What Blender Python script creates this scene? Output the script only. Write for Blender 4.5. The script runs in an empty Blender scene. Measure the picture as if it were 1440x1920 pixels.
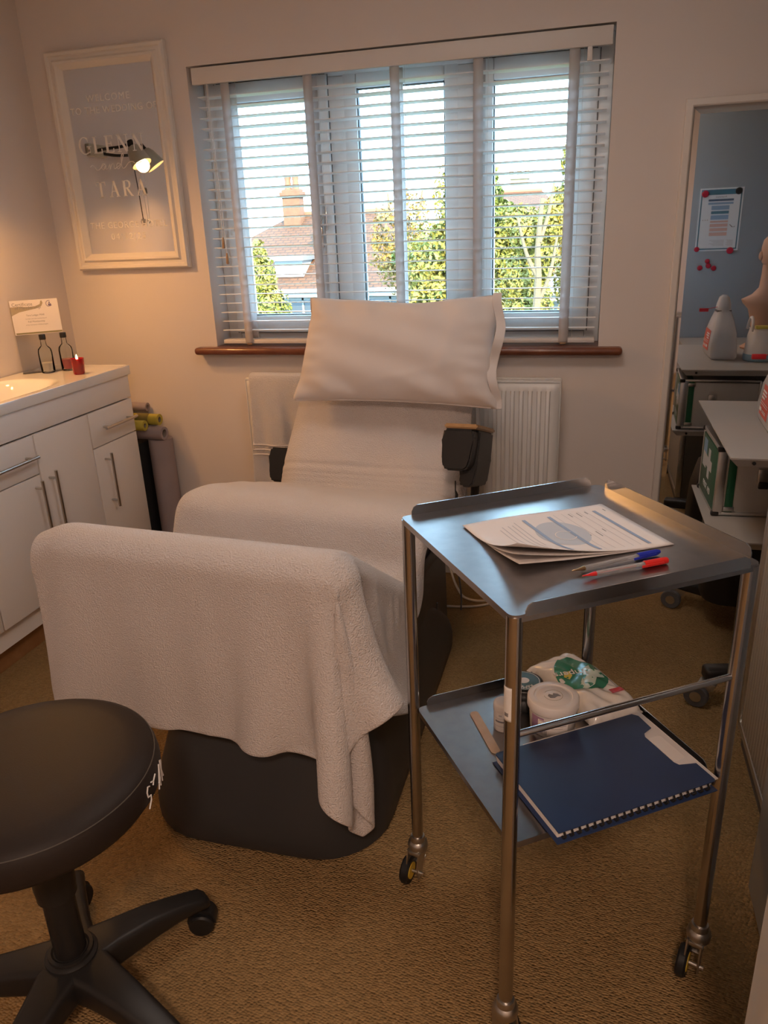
import bpy, bmesh, math, random
import numpy as np
from mathutils import Vector, Matrix

S = bpy.context.scene
COL = S.collection
R = math.radians

# ---------------------------------------------------------------- camera
cam_d = bpy.data.cameras.new('camera')
cam_d.sensor_fit = 'VERTICAL'
cam_d.sensor_height = 36.0
cam_d.lens = 1425.15 / 1920 * 36.0
cam_d.clip_start = 0.02
cam_d.clip_end = 500
cam = bpy.data.objects.new('camera', cam_d)
COL.objects.link(cam)
M3 = Matrix(((0.96603478, -0.05357005, 0.25279843),
             (0.25544704, 0.34573541, -0.90289193),
             (-0.0390334, 0.93680162, 0.34767675)))
cam.matrix_world = Matrix.Translation((0, 0, 1.38)) @ M3.to_4x4()
S.camera = cam

# ---------------------------------------------------------------- sky, sun, lamp and fill lights, exposure
W = bpy.data.worlds.new('sky')
S.world = W
W.use_nodes = True
bg = W.node_tree.nodes['Background']
bg.inputs['Color'].default_value = (0.46, 0.74, 1.0, 1)
bg.inputs['Strength'].default_value = 15.5

sun_d = bpy.data.lights.new('sun', 'SUN')
sun_d.energy = 26.0
sun_d.angle = R(1.0)
sun_d.color = (1.0, 0.80, 0.50)
sun = bpy.data.objects.new('sun', sun_d)
COL.objects.link(sun)
sun.rotation_euler = Vector((-0.55, 0.72, -0.46)).to_track_quat('-Z', 'Y').to_euler()

S.view_settings.view_transform = 'Standard'
S.view_settings.look = 'None'
S.view_settings.gamma = 1.0
S.view_settings.use_curve_mapping = False
S.view_settings.exposure = 0.0
LAMP_W = 15.0      # each head of the wall lamp
REAR_FILL_W = 28.0      # unseen fill light added behind the camera
TOP_FILL_W = 5.0      # unseen fill light added overhead, above the frame
S.cycles.use_denoising = True
S.cycles.max_bounces = 8
S.cycles.transparent_max_bounces = 32
S.cycles.sample_clamp_indirect = 6.0

# ---------------------------------------------------------------- materials
MATS = {}
def mat(name, color=(.8, .8, .8), rough=.6, metal=0.0, bump=None, var=None, trans=0.0, ior=1.45,
        emit=None, sheen=0.0, coat=0.0, alpha=1.0, subsurf=0.0, spec=.5, aniso=0.0):
    """bump=(scale,strength,distance)  var=(scale,other colour,amount)"""
    m = bpy.data.materials.new(name)
    m.use_nodes = True
    nt = m.node_tree
    b = nt.nodes['Principled BSDF']
    b.inputs['Base Color'].default_value = (*color, 1)
    b.inputs['Roughness'].default_value = rough
    b.inputs['Metallic'].default_value = metal
    b.inputs['Specular IOR Level'].default_value = spec
    b.inputs['IOR'].default_value = ior
    b.inputs['Transmission Weight'].default_value = trans
    b.inputs['Alpha'].default_value = alpha
    if sheen:
        b.inputs['Sheen Weight'].default_value = sheen
        b.inputs['Sheen Roughness'].default_value = .6
    if coat:
        b.inputs['Coat Weight'].default_value = coat
        b.inputs['Coat Roughness'].default_value = .08
    if aniso:
        b.inputs['Anisotropic'].default_value = aniso
    if emit:
        b.inputs['Emission Color'].default_value = (*emit[0], 1)
        b.inputs['Emission Strength'].default_value = emit[1]
    tc = nt.nodes.new('ShaderNodeTexCoord')
    if var:
        n = nt.nodes.new('ShaderNodeTexNoise')
        n.inputs['Scale'].default_value = var[0]
        n.inputs['Detail'].default_value = 4
        nt.links.new(tc.outputs['Object'], n.inputs['Vector'])
        rp = nt.nodes.new('ShaderNodeMapRange')
        rp.inputs['From Min'].default_value = .35
        rp.inputs['From Max'].default_value = .65
        rp.inputs['To Max'].default_value = var[2]
        nt.links.new(n.outputs['Fac'], rp.inputs['Value'])
        mx = nt.nodes.new('ShaderNodeMix')
        mx.data_type = 'RGBA'
        mx.inputs['A'].default_value = (*color, 1)
        mx.inputs['B'].default_value = (*var[1], 1)
        nt.links.new(rp.outputs['Result'], mx.inputs['Factor'])
        nt.links.new(mx.outputs['Result'], b.inputs['Base Color'])
    if bump:
        n = nt.nodes.new('ShaderNodeTexNoise')
        n.inputs['Scale'].default_value = bump[0]
        n.inputs['Detail'].default_value = 3
        nt.links.new(tc.outputs['Object'], n.inputs['Vector'])
        bp = nt.nodes.new('ShaderNodeBump')
        bp.inputs['Strength'].default_value = bump[1]
        bp.inputs['Distance'].default_value = bump[2]
        nt.links.new(n.outputs['Fac'], bp.inputs['Height'])
        nt.links.new(bp.outputs['Normal'], b.inputs['Normal'])
    MATS[name] = m
    return m

mat('wall_paint', (.76, .69, .65), .75, bump=(260, .12, .002), var=(2.2, (.73, .66, .62), .5))
mat('ceiling_paint', (.78, .76, .73), .85, bump=(200, .1, .002))
mat('gloss_white', (.82, .81, .79), .3, bump=(18, .04, .003))
mat('upvc', (.92, .94, .94), .28, bump=(9, .03, .002))
mat('gasket', (.10, .11, .12), .6)
mat('slat_white', (.93, .94, .94), .38, bump=(30, .05, .001))
mat('valance_white', (.76, .72, .69), .45, bump=(40, .06, .001))
mat('tape', (.80, .77, .76), .85, bump=(900, .3, .0006))
mat('cord', (.82, .8, .77), .8, bump=(900, .2, .0004))
mat('tassel_wood', (.42, .27, .16), .5, var=(60, (.32, .19, .1), .8))
mat('sill_wood', (.20, .065, .03), .32, var=(14, (.13, .035, .016), .9), coat=.3, bump=(50, .08, .001))
mat('radiator_paint', (.80, .78, .76), .35, bump=(40, .03, .001))
mat('cabinet_white', (.88, .85, .83), .33, bump=(30, .03, .001))
mat('ceramic', (.84, .82, .79), .1, coat=.6, bump=(8, .01, .002))
mat('chrome', (.72, .72, .73), .16, 1.0, bump=(60, .02, .0005))
mat('nickel', (.55, .53, .50), .3, 1.0, bump=(80, .03, .0005))
mat('steel', (.40, .39, .39), .28, 1.0, bump=(120, .06, .0006), var=(40, (.34, .33, .34), .6))
mat('steel_edge', (.56, .56, .57), .17, 1.0, bump=(120, .05, .0005))
mat('steel_tube', (.52, .50, .49), .2, 1.0, bump=(90, .03, .0004), var=(12, (.42, .40, .39), .6))
mat('cast_metal', (.50, .48, .45), .36, 1.0, bump=(120, .2, .001))
mat('black_rubber', (.012, .012, .013), .5, bump=(200, .1, .0005))
mat('yellow_hub', (.75, .50, .05), .5, bump=(90, .1, .0005))
mat('black_plastic', (.017, .016, .016), .42, bump=(220, .15, .0005))
mat('charcoal_plastic', (.045, .046, .05), .45, bump=(260, .2, .0006), var=(5, (.036, .037, .04), .6))
mat('black_leather', (.013, .012, .012), .43, bump=(420, .35, .0008), var=(6, (.02, .017, .016), .6))
mat('stool_leather', (.022, .016, .014), .52, spec=.28, bump=(500, .35, .0006), var=(5, (.026, .02, .018), .7))
mat('thread', (.09, .08, .07), .7, bump=(500, .2, .0004))
mat('print_white', (.80, .78, .76), .6, bump=(200, .05, .0003))
mat('oak', (.52, .31, .14), .45, var=(18, (.40, .22, .09), .8), coat=.2, bump=(60, .06, .0006))
mat('brown_board', (.36, .19, .08), .55, var=(22, (.28, .13, .05), .8), bump=(70, .08, .0008))
mat('towel', (.85, .79, .775), .95, bump=(300, 1.0, .007), sheen=.35, var=(3, (.82, .76, .74), .5), spec=.1)
mat('towel_band', (.79, .73, .715), .9, bump=(700, .5, .0015), sheen=.2, spec=.1)
mat('pillow_cotton', (.72, .665, .645), .85, bump=(900, .18, .0006), var=(5, (.69, .635, .615), .5), spec=.2)
mat('lilac_roll', (.36, .30, .31), .75, var=(8, (.31, .26, .27), .7), bump=(160, .15, .001))
mat('roll_inside', (.30, .25, .22), .9, bump=(90, .1, .001))
mat('yoga_yellow', (.52, .44, .06), .6, var=(9, (.44, .36, .05), .6), bump=(160, .2, .001))
mat('olive_band', (.20, .16, .04), .7, bump=(160, .2, .001))
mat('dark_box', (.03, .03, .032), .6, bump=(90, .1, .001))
mat('opal', (.9, .88, .84), .4, emit=((1.0, .82, .66), 3.0))  # glowing cover of the added fill lights
mat('mirror_glass', (.86, .88, .90), .015, 1.0)
mat('mirror_frame', (.80, .74, .67), .42, bump=(40, .05, .001))
mat('white_frame', (.78, .72, .67), .4, bump=(40, .05, .001))
mat('bevel_glass', (.80, .82, .84), .03, 1.0)
mat('lettering', (.85, .80, .74), .55, bump=(200, .05, .0003))
mat('lamp_shade', (.50, .46, .36), .5, bump=(80, .06, .0008))
mat('lamp_black', (.02, .018, .016), .4, bump=(90, .1, .0005))
mat('bulb', (1, .9, .7), .4, emit=((1.0, .62, .24), 16.0))
mat('flame', (1, .8, .4), .4, emit=((1.0, .72, .32), 12.0))
mat('clear_glass', (.97, .97, .97), .03, trans=1.0, ior=1.45)
mat('clear_plastic', (.95, .95, .95), .08, trans=.96, ior=1.46)
mat('pane_glass', (1, 1, 1), .0, trans=1.0, ior=1.0, spec=.1)
mat('pink_liquid', (.62, .17, .17), .2, trans=.35, ior=1.33)
mat('milky_liquid', (.78, .70, .62), .3, trans=.25, ior=1.33)
mat('red_glass', (.50, .012, .02), .12, trans=.55, ior=1.45)
mat('wax', (.7, .1, .08), .5, subsurf=.3)
mat('paper', (.80, .755, .735), .8, bump=(150, .06, .0005))
mat('cert_paper', (.80, .76, .75), .5, bump=(150, .04, .0004))
mat('olive_print', (.26, .24, .13), .7, bump=(150, .04, .0003))
mat('khaki_print', (.42, .36, .26), .7, bump=(150, .04, .0003))
mat('grey_print', (.25, .24, .25), .7, bump=(150, .04, .0003))
mat('purple_print', (.20, .17, .30), .7, bump=(150, .04, .0003))
mat('form_blue', (.30, .39, .55), .75, bump=(150, .04, .0003))
mat('form_grey_blue', (.52, .56, .62), .75, bump=(150, .04, .0003))
mat('form_line', (.56, .54, .55), .75, bump=(150, .04, .0003))
mat('pen_clear', (.86, .87, .90), .12, trans=.75, ior=1.4)
mat('pen_blue', (.02, .035, .42), .3, bump=(90, .02, .0003))
mat('pen_red', (.72, .03, .025), .3, bump=(90, .02, .0003))
mat('ink_dark', (.02, .02, .05), .4, bump=(90, .02, .0003))
mat('brass', (.55, .38, .20), .3, 1.0, bump=(90, .02, .0003))
mat('binder_blue', (.027, .046, .118), .34, bump=(300, .2, .0006), var=(7, (.028, .055, .155), .6))
mat('tub_white', (.82, .77, .74), .35, bump=(60, .04, .0005))
mat('jar_black', (.015, .016, .018), .35, bump=(60, .04, .0005))
mat('label_teal', (.07, .14, .16), .5, bump=(60, .04, .0005))
mat('label_plum', (.30, .17, .27), .55, bump=(60, .04, .0005))
mat('packet_film', (.80, .76, .72), .22, bump=(24, .5, .006), coat=.5)
mat('packet_green', (.035, .22, .13), .25, bump=(24, .35, .004), coat=.5)
mat('packet_pale', (.60, .72, .64), .3, bump=(24, .3, .003), coat=.4)
mat('packet_yellow', (.70, .58, .12), .4, bump=(90, .02, .0003))
mat('packet_red', (.55, .05, .05), .4, bump=(90, .02, .0003))
mat('kraft', (.44, .32, .22), .8, bump=(120, .15, .0006))
mat('birch', (.66, .50, .37), .65, var=(40, (.58, .42, .30), .7), bump=(120, .08, .0004))
mat('shelf_grey', (.47, .44, .41), .5, bump=(200, .1, .0006), var=(5, (.44, .41, .38), .5))
mat('cupboard_grey', (.30, .325, .35), .42, bump=(160, .08, .0006), var=(2.5, (.28, .30, .325), .5))
mat('tambour_grey', (.36, .34, .32), .5, bump=(120, .08, .0005))
mat('graphite', (.10, .10, .105), .4, bump=(160, .1, .0005))
mat('aid_green', (.012, .105, .045), .4, bump=(120, .1, .0005), var=(9, (.016, .12, .055), .5))
mat('alu', (.66, .65, .64), .35, 1.0, bump=(120, .08, .0005))
mat('alu_panel', (.56, .53, .49), .5, .5, bump=(160, .1, .0005))
mat('sky_blue_label', (.30, .48, .68), .5, bump=(60, .04, .0005))
mat('skin_vinyl', (.60, .36, .25), .5, bump=(60, .06, .0006))
mat('tub_plastic', (.86, .85, .86), .25, trans=.45, ior=1.3)
mat('red_label', (.60, .10, .06), .5, bump=(60, .04, .0005))
mat('red_plastic', (.50, .02, .025), .4, bump=(60, .04, .0005))
mat('blue_grey_plastic', (.24, .36, .45), .4, bump=(60, .04, .0005))
mat('magnet_red', (.45, .015, .04), .35, bump=(60, .04, .0005))
mat('magnet_black', (.01, .01, .012), .4, bump=(60, .04, .0005))
mat('poster_teal', (.07, .18, .25), .5, bump=(60, .04, .0003))
mat('poster_navy', (.08, .13, .22), .5, bump=(60, .04, .0003))
mat('poster_blue', (.26, .38, .55), .5, bump=(60, .04, .0003))
mat('poster_salmon', (.68, .42, .35), .5, bump=(60, .04, .0003))
mat('poster_white', (.78, .82, .86), .45, bump=(60, .04, .0003))
mat('cable_white', (.74, .68, .60), .5, bump=(90, .04, .0003))
# outdoors
mat('grass', (0.048, 0.063, 0.015), .9, var=(3, (0.066, 0.066, 0.021), .9), bump=(20, .5, .02))
mat('leaf_gold', (.19, .135, .012), .6, var=(1.6, (.10, .095, .012), .9))
mat('leaf_green', (.085, .10, .012), .6, var=(1.6, (.15, .125, .014), .9))
mat('leaf_dark', (.06, .085, .014), .6, var=(1.6, (.11, .12, .016), .9))
mat('leaf_rust', (.23, .12, .02), .6, var=(1.6, (.15, .11, .018), .9))
mat('bark', (0.108, 0.072, 0.036), .85, var=(8, (0.106, 0.073, 0.040), .9), bump=(30, .6, .02))
mat('house_brick', (0.121, 0.058, 0.030), .85, var=(8, (0.091, 0.040, 0.021), .8), bump=(40, .3, .01))
mat('house_render', (0.187, 0.157, 0.096), .85, var=(5, (0.157, 0.127, 0.076), .8), bump=(40, .2, .01))
mat('house_white', (0.248, 0.248, 0.242), .5, bump=(20, .1, .01))
mat('house_glass', (0.030, 0.036, 0.042), .12, bump=(4, .03, .01))
mat('slate', (0.127, 0.133, 0.142), .6, var=(5, (0.103, 0.109, 0.118), .8), bump=(30, .3, .01))
mat('timber_pale', (0.187, 0.157, 0.091), .8, var=(20, (0.151, 0.127, 0.073), .8), bump=(30, .2, .01))
mat('terracotta', (0.151, 0.060, 0.030), .75, bump=(40, .2, .01))

def node_carpet():
    m = mat('carpet', (.30, .225, .125), .95, spec=.1)
    nt = m.node_tree
    b = nt.nodes['Principled BSDF']
    tc = nt.nodes['Texture Coordinate']
    mp = nt.nodes.new('ShaderNodeMapping')
    mp.inputs['Rotation'].default_value = (0, 0, R(18))
    mp.inputs['Scale'].default_value = (1.0, 1.55, 1.0)
    nt.links.new(tc.outputs['Object'], mp.inputs['Vector'])
    v = nt.nodes.new('ShaderNodeTexVoronoi')
    v.inputs['Scale'].default_value = 135
    v.inputs['Randomness'].default_value = .55
    nt.links.new(mp.outputs['Vector'], v.inputs['Vector'])
    n = nt.nodes.new('ShaderNodeTexNoise')
    n.inputs['Scale'].default_value = 7
    n.inputs['Detail'].default_value = 5
    nt.links.new(tc.outputs['Object'], n.inputs['Vector'])
    cr = nt.nodes.new('ShaderNodeMix')
    cr.data_type = 'RGBA'
    cr.inputs['A'].default_value = (.45, .285, .13, 1)
    cr.inputs['B'].default_value = (.375, .235, .105, 1)
    nt.links.new(n.outputs['Fac'], cr.inputs['Factor'])
    # single loops vary slightly in dye
    c2 = nt.nodes.new('ShaderNodeMix')
    c2.data_type = 'RGBA'
    c2.blend_type = 'MULTIPLY'
    c2.inputs['Factor'].default_value = .28
    nt.links.new(cr.outputs['Result'], c2.inputs['A'])
    bw = nt.nodes.new('ShaderNodeRGBToBW')
    nt.links.new(v.outputs['Color'], bw.inputs['Color'])
    nt.links.new(bw.outputs['Val'], c2.inputs['B'])
    nt.links.new(c2.outputs['Result'], b.inputs['Base Color'])
    iv = nt.nodes.new('ShaderNodeMath')
    iv.operation = 'SUBTRACT'
    iv.inputs[0].default_value = 1.0
    nt.links.new(v.outputs['Distance'], iv.inputs[1])
    bp = nt.nodes.new('ShaderNodeBump')
    bp.inputs['Strength'].default_value = 1.0
    bp.inputs['Distance'].default_value = .006
    nt.links.new(iv.outputs['Value'], bp.inputs['Height'])
    nt.links.new(bp.outputs['Normal'], b.inputs['Normal'])
node_carpet()

def node_roof_tiles():
    m = mat('roof_tiles', (.45, .24, .13), .85)
    nt = m.node_tree
    b = nt.nodes['Principled BSDF']
    tc = nt.nodes['Texture Coordinate']
    br = nt.nodes.new('ShaderNodeTexBrick')
    br.inputs['Color1'].default_value = (.085, .033, .012, 1)
    br.inputs['Color2'].default_value = (.064, .025, .010, 1)
    br.inputs['Mortar'].default_value = (.036, .016, .008, 1)
    br.inputs['Scale'].default_value = 1.0
    br.inputs['Mortar Size'].default_value = .02
    br.inputs['Brick Width'].default_value = .26
    br.inputs['Row Height'].default_value = .15
    nt.links.new(tc.outputs['UV'], br.inputs['Vector'])
    nt.links.new(br.outputs['Color'], b.inputs['Base Color'])
    bp = nt.nodes.new('ShaderNodeBump')
    bp.inputs['Strength'].default_value = .8
    bp.inputs['Distance'].default_value = .03
    bp.invert = True
    nt.links.new(br.outputs['Fac'], bp.inputs['Height'])
    nt.links.new(bp.outputs['Normal'], b.inputs['Normal'])
node_roof_tiles()

# ---------------------------------------------------------------- geometry helpers
def frame(origin, x, y):
    """4x4 with given origin, x axis and (roughly) y axis"""
    x = Vector(x).normalized()
    z = x.cross(Vector(y)).normalized()
    y = z.cross(x)
    m = Matrix((x, y, z)).transposed().to_4x4()
    m.translation = Vector(origin)
    return m

def bx(bm, c, size, m=None, bev=0.0, seg=2):
    t = bmesh.new()
    bmesh.ops.create_cube(t, size=1)
    for v in t.verts:
        v.co = Vector((v.co.x * size[0], v.co.y * size[1], v.co.z * size[2]))
    if bev:
        bmesh.ops.bevel(t, geom=t.edges[:], offset=bev, segments=seg, affect='EDGES', profile=.5)
    mm = Matrix.Translation(c)
    if m is not None:
        mm = m @ mm
    bmesh.ops.transform(t, matrix=mm, verts=t.verts)
    merge(bm, t)
    return bm

def box(lo, hi, bev=0.0, seg=2, bm=None):
    bm = bm or bmesh.new()
    c = [(a + b) / 2 for a, b in zip(lo, hi)]
    return bx(bm, c, [abs(b - a) for a, b in zip(lo, hi)], None, bev, seg)

def merge(bm, t):
    me = bpy.data.meshes.new('tmp')
    t.to_mesh(me)
    t.free()
    bm.from_mesh(me)
    bpy.data.meshes.remove(me)

def ring(bm, c, x, y, r, seg):
    return [bm.verts.new(c + x * (r * math.cos(2 * math.pi * i / seg)) + y * (r * math.sin(2 * math.pi * i / seg))) for i in range(seg)]

def tube(bm, pts, r, seg=10, cap=True):
    """sweep a circle along points; r is a number or a list"""
    pts = [Vector(p) for p in pts]
    n = len(pts)
    rr = r if isinstance(r, (list, tuple)) else [r] * n
    d0 = (pts[1] - pts[0]).normalized()
    up = Vector((0, 0, 1)) if abs(d0.z) < .9 else Vector((1, 0, 0))
    x = d0.cross(up).normalized()
    rings = []
    for i in range(n):
        if i == 0:
            d = pts[1] - pts[0]
        elif i == n - 1:
            d = pts[-1] - pts[-2]
        else:
            d = (pts[i + 1] - pts[i]).normalized() + (pts[i] - pts[i - 1]).normalized()
        d.normalize()
        x = (x - d * x.dot(d)).normalized()
        y = d.cross(x)
        rings.append(ring(bm, pts[i], x, y, rr[i], seg))
    for a, b in zip(rings, rings[1:]):
        for i in range(seg):
            bm.faces.new((a[i], a[(i + 1) % seg], b[(i + 1) % seg], b[i]))
    if cap:
        bm.faces.new(rings[0][::-1])
        bm.faces.new(rings[-1])
    return bm

def lathe(bm, prof, m=None, seg=32, arc=(0, 2 * math.pi)):
    """prof: list of (r, z); closed all round"""
    m = m or Matrix()
    rows = []
    for r, z in prof:
        if r < 1e-6:
            rows.append([bm.verts.new(m @ Vector((0, 0, z)))])
        else:
            rows.append([bm.verts.new(m @ Vector((r * math.cos(2 * math.pi * i / seg), r * math.sin(2 * math.pi * i / seg), z))) for i in range(seg)])
    for a, b in zip(rows, rows[1:]):
        if len(a) == 1 and len(b) == 1:
            continue
        for i in range(seg):
            j = (i + 1) % seg
            if len(a) == 1:
                bm.faces.new((a[0], b[j], b[i]))
            elif len(b) == 1:
                bm.faces.new((a[i], a[j], b[0]))
            else:
                bm.faces.new((a[i], a[j], b[j], b[i]))
    return bm

def prism(bm, poly, m, d):
    """extrude a 2-D outline (in the xy plane of m) by d along z of m"""
    a = [bm.verts.new(m @ Vector((x, y, 0))) for x, y in poly]
    b = [bm.verts.new(m @ Vector((x, y, d))) for x, y in poly]
    n = len(poly)
    bm.faces.new(a[::-1])
    bm.faces.new(b)
    for i in range(n):
        j = (i + 1) % n
        bm.faces.new((a[i], a[j], b[j], b[i]))
    return bm

def grid(bm, fn, nu, nv):
    vs = [[bm.verts.new(fn(i / nu, j / nv)) for j in range(nv + 1)] for i in range(nu + 1)]
    for i in range(nu):
        for j in range(nv):
            bm.faces.new((vs[i][j], vs[i + 1][j], vs[i + 1][j + 1], vs[i][j + 1]))
    return bm

def rrect(w, h, r, n=5):
    out = []
    for cx, cy, a0 in ((w / 2 - r, h / 2 - r, 0), (-w / 2 + r, h / 2 - r, 90), (-w / 2 + r, -h / 2 + r, 180), (w / 2 - r, -h / 2 + r, 270)):
        for i in range(n + 1):
            a = R(a0 + 90 * i / n)
            out.append((cx + r * math.cos(a), cy + r * math.sin(a)))
    return out

def circle(r, n=24, cx=0, cy=0, ry=None):
    ry = ry or r
    return [(cx + r * math.cos(2 * math.pi * i / n), cy + ry * math.sin(2 * math.pi * i / n)) for i in range(n)]

def loft(bm, loops, cap=True):
    rows = [[bm.verts.new(p) for p in l] for l in loops]
    n = len(rows[0])
    for a, b in zip(rows, rows[1:]):
        for i in range(n):
            j = (i + 1) % n
            bm.faces.new((a[i], a[j], b[j], b[i]))
    if cap:
        bm.faces.new(rows[0][::-1])
        bm.faces.new(rows[-1])
    return bm

def obj(name, bm, m, parent=None, label=None, smooth=True, ang=35, mods=()):
    me = bpy.data.meshes.new(name)
    if isinstance(bm, bmesh.types.BMesh):
        bmesh.ops.recalc_face_normals(bm, faces=bm.faces[:])
        bm.to_mesh(me)
        bm.free()
    else:
        me = bm
    if smooth:
        for p in me.polygons:
            p.use_smooth = True
        me.set_sharp_from_angle(angle=R(ang))
    me.materials.append(MATS[m])
    o = bpy.data.objects.new(name, me)
    COL.objects.link(o)
    if parent is not None:
        child(o, parent)
    if label:
        o['label'] = label
    for k in mods:
        if k[0] == 'solid':
            md = o.modifiers.new('thickness', 'SOLIDIFY')
            md.thickness = k[1]
            md.offset = k[2] if len(k) > 2 else 0
        elif k[0] == 'sub':
            md = o.modifiers.new('smooth', 'SUBSURF')
            md.levels = md.render_levels = k[1]
    return o

WM = {}
def wm(o):
    return WM.get(o.name, Matrix())

def child(o, parent):
    o.parent = parent
    o.matrix_parent_inverse = wm(parent).inverted()

def thing(name, loc, label, cat, group=None):
    o = bpy.data.objects.new(name, None)
    COL.objects.link(o)
    o.location = loc
    o.empty_display_size = .05
    WM[o.name] = Matrix.Translation(loc)
    return tag(o, label, cat, group)

def tag(o, label, cat, group=None):
    o['label'] = label
    o['category'] = cat
    if group:
        o['group'] = group
    return o

def struct(o):
    o['kind'] = 'structure'
    return o

def dup(o, parent=None, off=(0, 0, 0), m=None):
    c = o.copy()
    COL.objects.link(c)
    if m is not None:
        c.matrix_basis = m
    else:
        c.location = Vector(o.location) + Vector(off)
    if parent is not None:
        c.parent = parent
        c.matrix_parent_inverse = wm(parent).inverted()
    return c

def text(name, s, size, m, material, parent, depth=.0006, align='CENTER', shear=0.0, space=1.0, label=None):
    cu = bpy.data.curves.new('tmp_text', 'FONT')
    cu.body = s
    cu.size = size
    cu.align_x = align
    cu.align_y = 'CENTER'
    cu.extrude = depth / 2
    cu.shear = shear
    cu.space_character = space
    cu.resolution_u = 3
    to = bpy.data.objects.new('tmp_text', cu)
    COL.objects.link(to)
    dg = bpy.context.evaluated_depsgraph_get()
    me = bpy.data.meshes.new_from_object(to.evaluated_get(dg))
    bpy.data.objects.remove(to)
    me.transform(m @ Matrix.Translation((0, 0, depth / 2)))
    me.name = name
    me.materials.clear()
    return obj(name, me, material, parent, label, smooth=False)

def flat(name, poly, m, d, material, parent, label=None):
    return obj(name, prism(bmesh.new(), poly, m, d), material, parent, label, smooth=False)

def rect(x0, y0, x1, y1):
    return [(x0, y0), (x1, y0), (x1, y1), (x0, y1)]

rnd = random.Random(7)
D = 2.92            # window wall plane
XL = -2.19          # left wall plane
def node_pane():
    m = MATS['pane_glass']
    nt = m.node_tree
    nt.nodes.remove(nt.nodes['Principled BSDF'])
    t = nt.nodes.new('ShaderNodeBsdfTransparent')
    t.inputs['Color'].default_value = (.95, .97, .97, 1)
    g = nt.nodes.new('ShaderNodeBsdfGlossy')
    g.inputs['Roughness'].default_value = .01
    fr = nt.nodes.new('ShaderNodeFresnel')
    fr.inputs['IOR'].default_value = 1.3
    mx = nt.nodes.new('ShaderNodeMixShader')
    nt.links.new(fr.outputs['Fac'], mx.inputs['Fac'])
    nt.links.new(t.outputs['BSDF'], mx.inputs[1])
    nt.links.new(g.outputs['BSDF'], mx.inputs[2])
    nt.links.new(mx.outputs['Shader'], nt.nodes['Material Output'].inputs['Surface'])
node_pane()
def node_tape():
    m = MATS['tape']
    nt = m.node_tree
    b = nt.nodes['Principled BSDF']
    t = nt.nodes.new('ShaderNodeBsdfTranslucent')
    t.inputs['Color'].default_value = (.82, .78, .77, 1)
    mx = nt.nodes.new('ShaderNodeMixShader')
    mx.inputs['Fac'].default_value = .6
    nt.links.new(b.outputs['BSDF'], mx.inputs[1])
    nt.links.new(t.outputs['BSDF'], mx.inputs[2])
    nt.links.new(mx.outputs['Shader'], nt.nodes['Material Output'].inputs['Surface'])
node_tape()
def node_thin(name, tint, ior):
    m = bpy.data.materials.new(name)
    m.use_nodes = True
    nt = m.node_tree
    nt.nodes.remove(nt.nodes['Principled BSDF'])
    t = nt.nodes.new('ShaderNodeBsdfTransparent')
    t.inputs['Color'].default_value = (*tint, 1)
    g = nt.nodes.new('ShaderNodeBsdfGlossy')
    g.inputs['Roughness'].default_value = .04
    fr = nt.nodes.new('ShaderNodeFresnel')
    fr.inputs['IOR'].default_value = ior
    mx = nt.nodes.new('ShaderNodeMixShader')
    nt.links.new(fr.outputs['Fac'], mx.inputs['Fac'])
    nt.links.new(t.outputs['BSDF'], mx.inputs[1])
    nt.links.new(g.outputs['BSDF'], mx.inputs[2])
    nt.links.new(mx.outputs['Shader'], nt.nodes['Material Output'].inputs['Surface'])
    MATS[name] = m
node_thin('thin_acrylic', (.96, .96, .95), 1.35)
node_thin('bottle_glass', (.97, .98, .97), 1.18)

# ================================================================ room shell
XR, YN, ZC = 1.40, -1.60, 2.40
WX0, WX1, WZ0, WZ1 = -1.507, 0.021, 0.957, 1.974      # window opening
RD = 0.21                                              # wall thickness
struct(obj('floor', box((XL - .1, YN - .1, -.08), (XR + .1, D + .05, 0)), 'carpet'))
struct(obj('ceiling', box((XL - .1, YN - .1, ZC), (XR + .1, D + RD, ZC + .1)), 'ceiling_paint'))
b = bmesh.new()
box((XL - .1, D, -.08), (WX0, D + RD, ZC), bm=b)
box((WX1, D, -.08), (XR + .1, D + RD, ZC), bm=b)
box((WX0, D, -.08), (WX1, D + RD, WZ0 - .03), bm=b)
box((WX0, D, WZ1), (WX1, D + RD, ZC), bm=b)
struct(obj('wall_back', b, 'wall_paint', smooth=False))
struct(obj('wall_left', box((XL - .1, YN - .1, -.08), (XL, D, ZC)), 'wall_paint'))
struct(obj('wall_right', box((XR, YN - .1, -.08), (XR + .1, D, ZC)), 'wall_paint'))
struct(obj('wall_near', box((XL, YN - .1, -.08), (XR, YN, ZC)), 'wall_paint'))
# end of the partition that carries the doorway, at the right edge of the picture
struct(obj('wall_doorway', box((.262, .60, 0), (XR, .79, ZC)), 'wall_paint'))
tr = obj('trim_1', box((.243, .585, 0), (.31, .80, 2.05), .004), 'gloss_white')
struct(tr)
obj('door_stop', box((.231, .66, 0), (.2435, .74, 2.03), .002), 'gloss_white', tr)
struct(obj('baseboard_back', box((XL, D - .016, 0), (XR, D, .10), .004), 'gloss_white'))
struct(obj('baseboard_left', box((XL, YN, 0), (XL + .016, D - .016, .10), .004), 'gloss_white'))

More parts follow.
